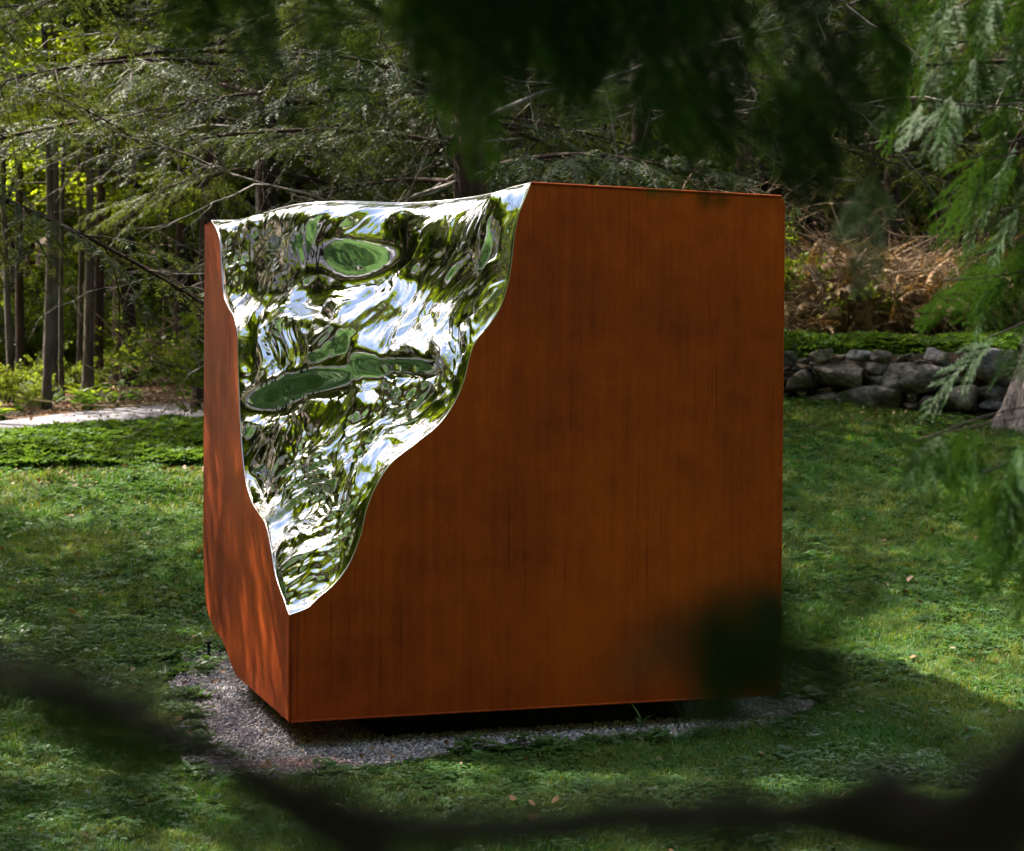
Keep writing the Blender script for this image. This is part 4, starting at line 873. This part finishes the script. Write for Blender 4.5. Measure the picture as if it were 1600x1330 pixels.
# brush pile of tan dead sticks and fronds behind the wall
def brush(name, x0, x1, y0, y1, n, hmax, label, m='tantwig', seed=3):
    rs = np.random.RandomState(seed); mb = MB()
    for k in range(n):
        x = x0 + rs.rand() * (x1 - x0); y = y0 + rs.rand() * (y1 - y0); z = gz(x, y); ln = .3 + 1.1 * rs.rand() ** 2; d = rs.randn(3) * np.array([1, 1, .55]); d /= np.linalg.norm(d); d[2] = abs(d[2])
        hh = hmax * rs.rand() ** 1.4 * (.6 + .4 * sin((x - x0) / (x1 - x0) * pi)); v = np.linspace(0, 1, 4); Q = np.array([x, y, z + hh]) + d * (v * ln)[:, None] + rs.randn(3) * .12 * (v ** 2)[:, None]
        tube(mb, Q, (.004 + .012 * rs.rand() ** 3) * (1 - v * .7), 3, False)
    return tag(mb.build(name, M[m]), label, kind='stuff')
brush('brush_pile', XP(1215, 24), XP(1530, 24), 22.6, 25.5, 3400, 1.2, 'tangle of tan dead sticks and brush behind the stone wall')
brush('dead_thicket', -6, 9.5, 24, 30, 3000, 2.2, 'tangle of bare dead stems in the understorey', 'tantwig', 5)
# dead fronds
def frond(seed):
    rs = np.random.RandomState(seed); mb = MB(); n = 40; u = np.linspace(.1, 1, n)
    c = np.stack([u * .6, 0 * u, .25 * u - .35 * u ** 2], -1); B, D = [], []
    for sg in (-1, 1):
        d = np.stack([np.full(n, .5), np.full(n, sg * .8), -.2 + rs.randn(n) * .2], -1); B.append(c); D.append(d / np.linalg.norm(d, axis=1)[:, None])
    B = np.concatenate(B); D = np.concatenate(D); S = np.cross(D, [0, 0, 1.]) + rs.randn(len(D), 3) * .3; S /= np.linalg.norm(S, axis=1)[:, None]
    strips(mb, B, D, S, .13 * (1.1 - np.concatenate([u, u])), np.full(len(B), .016), np.full(len(B), .3)); tube(mb, c[::6], .004, 3, False); return mb.mesh('frond', M['dead'])
n = 900; x = XP(1210, 24) + rg.rand(n) * (XP(1520, 24) - XP(1210, 24)); y = 22.4 + rg.rand(n) * 3.4
scatter('dead_bracken', [frond(s) for s in range(3)], np.stack([x, y, ground(x, y) + rg.rand(n) ** 1.5 * 1.15], -1), np.stack([rg.randn(n) * .5, rg.randn(n) * .6, rg.rand(n) * 6.28], -1), .6 + .6 * rg.rand(n), rg.randint(0, 3, n), 'dry tan bracken and dead fronds behind the stone wall')

# leaf litter on forest floor and along the bed
def litter_leaf(seed):
    rs = np.random.RandomState(seed); mb = MB(); V = leaf_poly(6, 1, .6, .25) + rs.randn(6, 3) * .05; mb.add(V, [[0, 1, 2, 3, 4, 5]]); return mb.mesh('leaf', M['litter'])
n = 22000; y = 20 + rg.rand(n) * 18; x = (rg.rand(n) * 2 - 1) * .36 * y; k = ~inpoly(x, y, lawn_edge) & ~inpoly(x, y, LEFT_BED); x, y = x[k], y[k]
n2 = 2600; x2 = -9 + rg.rand(n2) * 9; y2 = 18.05 - np.abs(rg.randn(n2)) * .45; n3 = 900; x3 = 1.5 + rg.rand(n3) * 6; y3 = 20.3 - (x3 - 2.5) * .3 - np.abs(rg.randn(n3)) * .8
x = np.concatenate([x, x2, x3]); y = np.concatenate([y, y2, y3]); n4 = 160; X4, Y4 = wedge_points(5.5, 19, 4.0); k4 = inpoly(X4, Y4, lawn_edge)
x = np.concatenate([x, X4[k4]]); y = np.concatenate([y, Y4[k4]]); q5 = pc + (PADW[rg.randint(0, 119, 60)] - pc) * (.7 + .3 * rg.rand(60, 1)); x = np.concatenate([x, q5[:, 0]]); y = np.concatenate([y, q5[:, 1]]); n = len(x)
lift = np.where(y < 20, .035, .02); lsz = np.where(y < 10, .72, 1.0)
scatter('leaf_litter', [litter_leaf(s) for s in range(4)], np.stack([x, y, ground(x, y) + lift], -1), np.stack([rg.randn(n) * .35, rg.randn(n) * .35, rg.rand(n) * 6.28], -1), lsz * (.04 + .035 * rg.rand(n)), rg.randint(0, 4, n), 'fallen brown leaves and needles')
# verge plants beside the path and under the grove
n = 3200; x = (rg.rand(n) * 2 - 1) * 11 - 4; y = 22 + rg.rand(n) * 14; dp = np.min(np.hypot(x[:, None] - PC[None, :, 0], y[:, None] - PC[None, :, 1]), axis=1)
k = (dp > PW + .15) & ~inpoly(x, y, LEFT_BED) & ~inpoly(x, y, lawn_edge) & ((gnoise(0, x * .6, y * .6, 88) > .25) | (rg.rand(n) < .08)); x, y = x[k], y[k]; n = len(x)
scatter('woodland_herbs', whorls + [broad_weed(150, 9, .14, .04, .8, 'shrub')], np.stack([x, y, ground(x, y) + .10], -1), np.stack([rg.randn(n) * .2, rg.randn(n) * .2, rg.rand(n) * 6.28], -1), 1.2 + 1.2 * rg.rand(n), rg.randint(0, 5, n), 'scattered green herbs under the grove')

# ------------------------------------------------------------------ small things near the pad
def sprout(x, y, s, seed, label):
    t = empty('seedling', (x, y, gz(x, y) + .03), label, 'plant'); mb = MB(); tube(mb, [(0, 0, -.01), (.003, 0, .03 * s), (0, 0, .07 * s)], .0016, 4); mb.build('stem', M['clover'], t)
    rs = np.random.RandomState(seed)
    for k, (yw, pt, l, w) in enumerate(((pi * .9, 1.15, .085, .024), (-.2, .7, .055, .018), (2.0, .5, .05, .018), (4.4, .45, .045, .016))):
        R = rotm(yw, pt); l *= s; w *= s; u = np.array([0, .3, .65, 1.0]); ww = np.array([.1, .9, .8, .05]) * w / 2; z = -.15 * u ** 2 * l
        V = np.concatenate([np.stack([u * l, -ww, z + .2 * ww], -1), np.stack([u * l, 0 * u, z - .002], -1), np.stack([u * l, ww, z + .2 * ww], -1)]) @ R.T + np.array([0, 0, .05 * s - k * .008])
        m2 = MB(); m2.add(V, [[i, i + 1, i + 5, i + 4] for i in range(3)] + [[i + 4, i + 5, i + 9, i + 8] for i in range(3)]); m2.build('leaf', M['clover'], t, smooth=True)
sprout(.66, 8.42, 1.2, 1, 'small two-leaved weed standing in the gravel before the rusty front')
sprout(.89, 8.62, .9, 2, 'tiny seedling in shadow just behind the taller weed')
st = empty('marker_stake', (-1.86, 10.3, gz(-1.86, 10.3)), 'short dark stake at the back left rim of the gravel pad', 'stake')
mb = MB(); boxmb(mb, -.008, .008, -.008, .008, -.1, .12); mb.build('post', M['black'], st); mb = MB(); boxmb(mb, -.02, .02, -.012, .012, .1205, .135); mb.build('head', M['black'], st)

# ------------------------------------------------------------------ foreground cedar and branches
def cedar_spray(seed, L=.34, m_='cedar'):
    """flat fern-like spray, hanging along +X"""
    rs = np.random.RandomState(seed); mb = MB(); n = 21; B, D, S, LL, WW = [], [], [], [], []
    u = np.linspace(.04, 1, n); ax = np.stack([u * L, .05 * L * np.sin(u * 3 + seed), -.18 * L * u ** 2], -1); tube(mb, ax[::3], .0016 * (1 - u[::3] * .7), 4, False)
    for k in range(n):
        sg = 1 if k % 2 else -1; ln = L * .44 * (1 - u[k]) ** .6 * (.7 + .4 * rs.rand()) + .02; yaw = sg * (.75 + rs.randn() * .08); d = np.array([cos(yaw), sin(yaw), rs.randn() * .12]); d /= np.linalg.norm(d)
        m = max(3, int(ln / .0058)); v = (np.arange(m) + .5) / m; c = ax[k] + d * (v * ln)[:, None] + np.array([.10, 0, -.22])[None] * ln * (v ** 2)[:, None]; s_ = np.array([-d[1], d[0], 0])
        B.append(c[:-1]); dd = np.diff(c, axis=0); D.append(dd / np.linalg.norm(dd, axis=1)[:, None]); S.append(np.repeat(s_[None], m - 1, 0)); LL.append(np.full(m - 1, ln / m * 1.3)); WW.append(np.full(m - 1, .0032))
        for sd2 in (-1, 1):
            q = (d * .72 + sd2 * s_ * .62)[None] + rs.randn(m, 3) * .07; q /= np.linalg.norm(q, axis=1)[:, None]; B.append(c); D.append(q); s2 = np.cross(q, [0, 0, 1.]) ; s2 = s2 / (np.linalg.norm(s2, axis=1)[:, None]) + rs.randn(m, 3) * .4; S.append(s2)
            LL.append((.004 + .024 * np.sin(pi * np.clip(v * .85 + .12, 0, 1))) * (.7 + .5 * rs.rand(m)) * (.6 + .8 * ln / (L * .44))); WW.append(np.full(m, .0028))
    B, D, S, LL, WW = map(np.concatenate, (B, D, S, LL, WW)); strips(mb, B, D, S, LL, WW, np.full(len(B), .12)); return mb.mesh('spray', M[m_])
SPR = [cedar_spray(400 + s, .30 + .03 * s) for s in range(5)]
SPRD = [cedar_spray(410 + s, .30 + .03 * s, 'shaded_needles') for s in range(3)]
cedar = empty('near_cedar_tree', (2.3, 2.9, gz(2.3, 2.9)), 'cedar beside the camera whose drooping sprays fill the right edge and top right', 'tree')
mb, P = trunk_mesh(9, .2, 5); mb.build('trunk', M['bark_brown'], cedar, smooth=True); cl_ = np.array(cedar.location)
def bough_with_sprays(tree, tl, pts, r, spr, seed, label=None, sc0=1.0, hang=1.1, sp=None):
    rs = np.random.RandomState(seed); P = np.array(pts, float) - tl; Q = smooth_curve(P, 24); v = np.linspace(0, 1, 24); mb = MB(); tube(mb, Q, r * (1 - .8 * v) + .001, 6); b = mb.build('bough', M['darkwood'], tree, smooth=True)
    if label: b['label'] = label
    for k in range(spr):
        u = .25 + .75 * (k + rs.rand()) / spr; c = [float(np.interp(u, v, Q[:, i])) for i in range(3)]; d = Q[-1] - Q[0]; yaw = atan2(d[1], d[0]) + (1 if k % 2 else -1) * (.5 + .7 * rs.rand()) * (1 if u < .95 else .3)
        put((sp or SPR)[rs.randint(len(sp or SPR))], 'spray', b, c, yaw, -(hang * (.45 + .75 * rs.rand())), sc0 * (.75 + .6 * rs.rand()), rs.randn() * .5)
def PT(px, py, Y): return ((px - 800) / FPX * Y, Y, CAM_Z + (634 + (px - 800) * .0072 - py) / FPX * Y)
# right edge, fairly sharp, 3 to 4 m away
bough_with_sprays(cedar, cl_, [(2.3, 2.9, 2.3), PT(1750, 130, 4.10), PT(1580, 165, 4.20), PT(1370, 155, 4.30)], .004, 8, 1, 'bough with one bright sunlit spray at upper right', .36)
bough_with_sprays(cedar, cl_, [(2.3, 2.9, 2.0), PT(1750, 380, 4.10), PT(1600, 425, 4.20), PT(1470, 440, 4.30)], .006, 16, 2, 'bough with fresh green sprays at middle right', .55, .8)
bough_with_sprays(cedar, cl_, [(2.3, 2.9, 1.9), PT(1760, 440, 4.00), PT(1660, 480, 4.00), PT(1540, 530, 4.10)], .006, 18, 3, None, .55, 1.0)
bough_with_sprays(cedar, cl_, [(2.3, 2.9, 1.8), PT(1720, 625, 3.7), PT(1580, 640, 3.7), PT(1430, 690, 3.7)], .004, 7, 4, 'thin drooping bough over the lawn at right', .5, 1.5)
bough_with_sprays(cedar, cl_, [(2.3, 2.9, 1.75), PT(1740, 690, 3.6), PT(1640, 700, 3.6), PT(1535, 740, 3.6)], .005, 7, 5, None, .45, 1.45)
bough_with_sprays(cedar, cl_, [(2.3, 2.9, 1.75), PT(1760, 750, 3.4), PT(1660, 770, 3.4), PT(1570, 800, 3.4)], .005, 4, 13, None, .4, 1.45)
bough_with_sprays(cedar, cl_, [(2.3, 2.9, 2.2), PT(1720, 180, 4.5), PT(1640, 200, 4.5), PT(1510, 250, 4.5)], .006, 26, 14, None, .75, 1.25)
bough_with_sprays(cedar, cl_, [(2.3, 2.9, 2.2), PT(1720, 330, 4.6), PT(1640, 350, 4.6), PT(1540, 400, 4.6)], .006, 24, 15, None, .7, 1.15)
bough_with_sprays(cedar, cl_, [(2.3, 2.9, 2.4), PT(1760, -80, 3.90), PT(1600, -30, 3.90), PT(1380, -30, 3.90)], .008, 24, 6, None, .65, 1.2)
bough_with_sprays(cedar, cl_, [(2.3, 2.9, 2.4), PT(1760, 40, 4.30), PT(1620, 60, 4.40), PT(1440, 70, 4.40)], .008, 24, 7, None, .65, 1.1)
bough_with_sprays(cedar, cl_, [(2.3, 2.9, 2.3), PT(1800, 200, 3.80), PT(1680, 220, 3.80), PT(1540, 250, 3.80)], .006, 18, 8, None, .6, 1.1)
bough_with_sprays(cedar, cl_, [(2.3, 2.9, 2.3), PT(1800, 250, 4.10), PT(1680, 300, 4.10), PT(1560, 330, 4.20)], .006, 14, 9, None, .5, 1.1)
bough_with_sprays(cedar, cl_, [(2.3, 2.9, 1.95), PT(1760, 470, 4.0), PT(1660, 500, 4.1), PT(1575, 530, 4.15)], .006, 16, 10, None, .6, .9)
bough_with_sprays(cedar, cl_, [(2.3, 2.9, 2.1), PT(1760, 330, 4.3), PT(1660, 360, 4.3), PT(1520, 400, 4.35)], .006, 16, 12, None, .6, 1.0)
def hang(tree, tl, items, Y, root_pts, seed, label=None):
    rs = np.random.RandomState(seed); Q = smooth_curve(np.array(root_pts, float) - tl, 24); mb = MB(); tube(mb, Q, .0045 * (1 - .75 * np.linspace(0, 1, 24)), 5); b = mb.build('bough', M['darkwood'], tree, smooth=True)
    if label: b['label'] = label
    for px, py, s_, lean in items: put(SPR[rs.randint(5)], 'spray', b, np.array(PT(px, py, Y + .1 * rs.randn())) - tl, (0 if lean > 0 else pi) + rs.randn() * .5, -(1.5 - abs(lean)), s_, rs.randn() * .5)
hang(cedar, cl_, [(1528, 668, .50, -.15), (1500, 672, .48, -.3), (1470, 677, .40, -.35), (1448, 683, .30, -.5)], 3.2, [(2.3, 2.9, 1.8), PT(1720, 640, 3.2), PT(1580, 655, 3.2), PT(1445, 684, 3.2)], 91, 'dark drooping spray hanging over the upper lawn at right')
hang(cedar, cl_, [(1600, 690, .55, -.3), (1575, 712, .5, -.15), (1590, 750, .55, -.3), (1550, 765, .42, -.25), (1605, 790, .5, .1), (1570, 790, .4, -.2)], 3.0, [(2.3, 2.9, 1.8), PT(1760, 680, 3.0), PT(1640, 700, 3.0), PT(1545, 770, 3.0)], 92, 'larger dark spray hanging over the lawn at the right edge')
hang(cedar, cl_, [(1480, 150, .42, -.3), (1475, 158, .36, -.1), (1440, 160, .40, -.6), (1400, 162, .22, -.8), (1460, 190, .3, -.5)], 3.9, [(2.3, 2.9, 2.3), PT(1720, 120, 3.9), PT(1540, 158, 3.9), PT(1350, 156, 3.9)], 93, 'pale reddish twig with bright blue green sprays at upper right')
o = link('crown', CRH[0], cedar); o.location = (0.3, -1.0, 1.6); o.scale = (.62, .62, .62)
# over the top, nearer and blurred
top = empty('overhanging_evergreen', (-1.6, -.9, gz(-1.6, -.9)), 'evergreen above the camera whose dark blurred boughs hang into the top of the view', 'tree')
mb, P = trunk_mesh(8, .17, 9); mb.build('trunk', M['bark_brown'], top, smooth=True); tl_ = np.array(top.location)
o = link('crown', CRH[1], top); o.location = (.8, .2, 1.7); o.scale = (.68, .68, .68)
ends = [(395, 120, 1.5), (440, 110, 1.5), (470, 60, 1.6), (400, 10, 1.6), (520, -50, 1.5), (570, -80, 1.6), (640, -30, 1.6), (700, 20, 1.5), (745, 80, 1.5), (790, 110, 1.6), (730, -40, 1.7), (840, 50, 1.5), (880, 20, 1.6), (930, 40, 1.5), (970, 90, 1.6), (1020, 110, 1.6), (980, -30, 1.5), (1060, 90, 1.5), (1100, 140, 1.6), (1150, 120, 1.5), (1180, 160, 1.6), (1120, -20, 1.6), (1220, 170, 1.6), (1250, 100, 1.5), (1290, 190, 1.6), (1200, 0, 1.6), (1320, 120, 1.7), (1360, 270, 1.6), (1380, 60, 1.6), (1300, -20, 1.5), (1040, 0, 1.6), (1420, 10, 1.7), (860, -60, 1.6), (330, -60, 1.6)]
rt = np.random.RandomState(8)
ends += [(690, 20, 1.6), (720, 70, 1.6), (750, 60, 1.7), (770, 20, 1.6), (735, 100, 1.7), (760, 120, 1.6)]
ends += [(380 + rt.rand() * 980, -90 + 110 * rt.rand(), 1.45 + .3 * rt.rand()) for _ in range(40)]
ends += [(720 + rt.rand() * 640, 20 + 130 * rt.rand(), 1.5 + .3 * rt.rand()) for _ in range(16)]
for k, (px, py, Y) in enumerate(ends):
    e = np.array(PT(px, py, Y)); s0 = np.array([-1.5 + .05 * (k % 5), -.7, 2.5 + .06 * (k % 6)])
    bough_with_sprays(top, tl_, [s0, s0 * .5 + e * .5 + np.array([0, 0, .30]), e + np.array([-.10, -.10, .16]), e], .004, 12, 40 + k, None, .32, 1.35, SPRD)
# dark blurred branch along the bottom
YB = .37
lb = empty('low_dead_branch', (-1.4, .8, 1.2), 'dark out of focus branch sweeping across the bottom of the view', 'branch')
tl_ = np.array([-1.4, .8, 1.2])
def branch(pts, r0, r1, name='limb'):
    Q = smooth_curve(np.array(pts, float) - tl_, 40); mb = MB(); tube(mb, Q, np.linspace(r0, r1, 40), 7); return mb.build(name, M['darkwood'], lb, smooth=True)
branch([PT(-260, 1010, YB), PT(0, 1060, YB), PT(180, 1105, YB), PT(330, 1180, YB), PT(480, 1250, YB), PT(640, 1295, YB), PT(820, 1300, YB), PT(1000, 1280, YB), PT(1200, 1280, YB), PT(1400, 1285, YB), PT(1620, 1285, YB), PT(1850, 1290, YB)], .0044, .0064)
branch([PT(380, 1205, YB), PT(460, 1270, YB), PT(560, 1330, YB), PT(640, 1420, YB)], .005, .007, 'twig')
branch([PT(1250, 1280, YB), PT(1340, 1250, YB), PT(1400, 1225, YB * 1.02), PT(1470, 1260, YB)], .006, .004, 'twig')
branch([PT(1250, 1290, YB), PT(1400, 1330, YB), PT(1620, 1345, YB)], .004, .0045, 'twig')
branch([PT(1450, 1290, YB), PT(1550, 1230, YB), PT(1640, 1150, YB)], .005, .006, 'twig')
# blurred cluster of needles before the lower right corner of the cube
bough_with_sprays(lb, tl_, [PT(1800, 1250, .46), PT(1600, 1230, .43), PT(1420, 1120, .41), PT(1260, 1040, .40)], .0016, 0, 90)
b_ = lb.children[-1]
rs = np.random.RandomState(6)
for k in range(30):
    e = np.array(PT(1225 - 140 * rs.rand() ** 1.6, 890 + rs.rand() * 150, .40 + .04 * rs.rand())) - tl_
    put(SPRD[k % 3], 'spray', b_, e, rs.rand() * 6.28, -1.2 - rs.randn() * .3, .055 + .035 * rs.rand(), rs.rand() * 3)
for k in range(8):
    e = np.array(PT(1230 + 110 * rs.rand(), 850 + rs.rand() * 260, .38 + .04 * rs.rand())) - tl_
    put(SPRD[k % 3], 'spray', b_, e, rs.rand() * 6.28, -1.2 - rs.randn() * .3, .04 + .02 * rs.rand(), rs.rand() * 3)

# needles and stubs along the low branch
rs = np.random.RandomState(16)
tw_ = branch([PT(480, 1252, YB), PT(520, 1200, YB), PT(545, 1170, YB)], .004, .001, 'twig')
for px, py in [(30, 1090), (120, 1120), (60, 1200), (240, 1150), (430, 1260), (520, 1290), (600, 1300), (700, 1300), (1040, 1240), (1110, 1200), (1130, 1250), (1380, 1230), (1450, 1270), (1560, 1240), (1590, 1150), (1540, 1300), (20, 1010), (1600, 1060)]:
    put(SPRD[rs.randint(3)], 'spray', tw_, np.array(PT(px, py, YB + .04 * rs.rand())) - tl_, rs.rand() * 6.28, -.4 - rs.rand() * .8, .08 + .05 * rs.rand(), rs.rand() * 3)
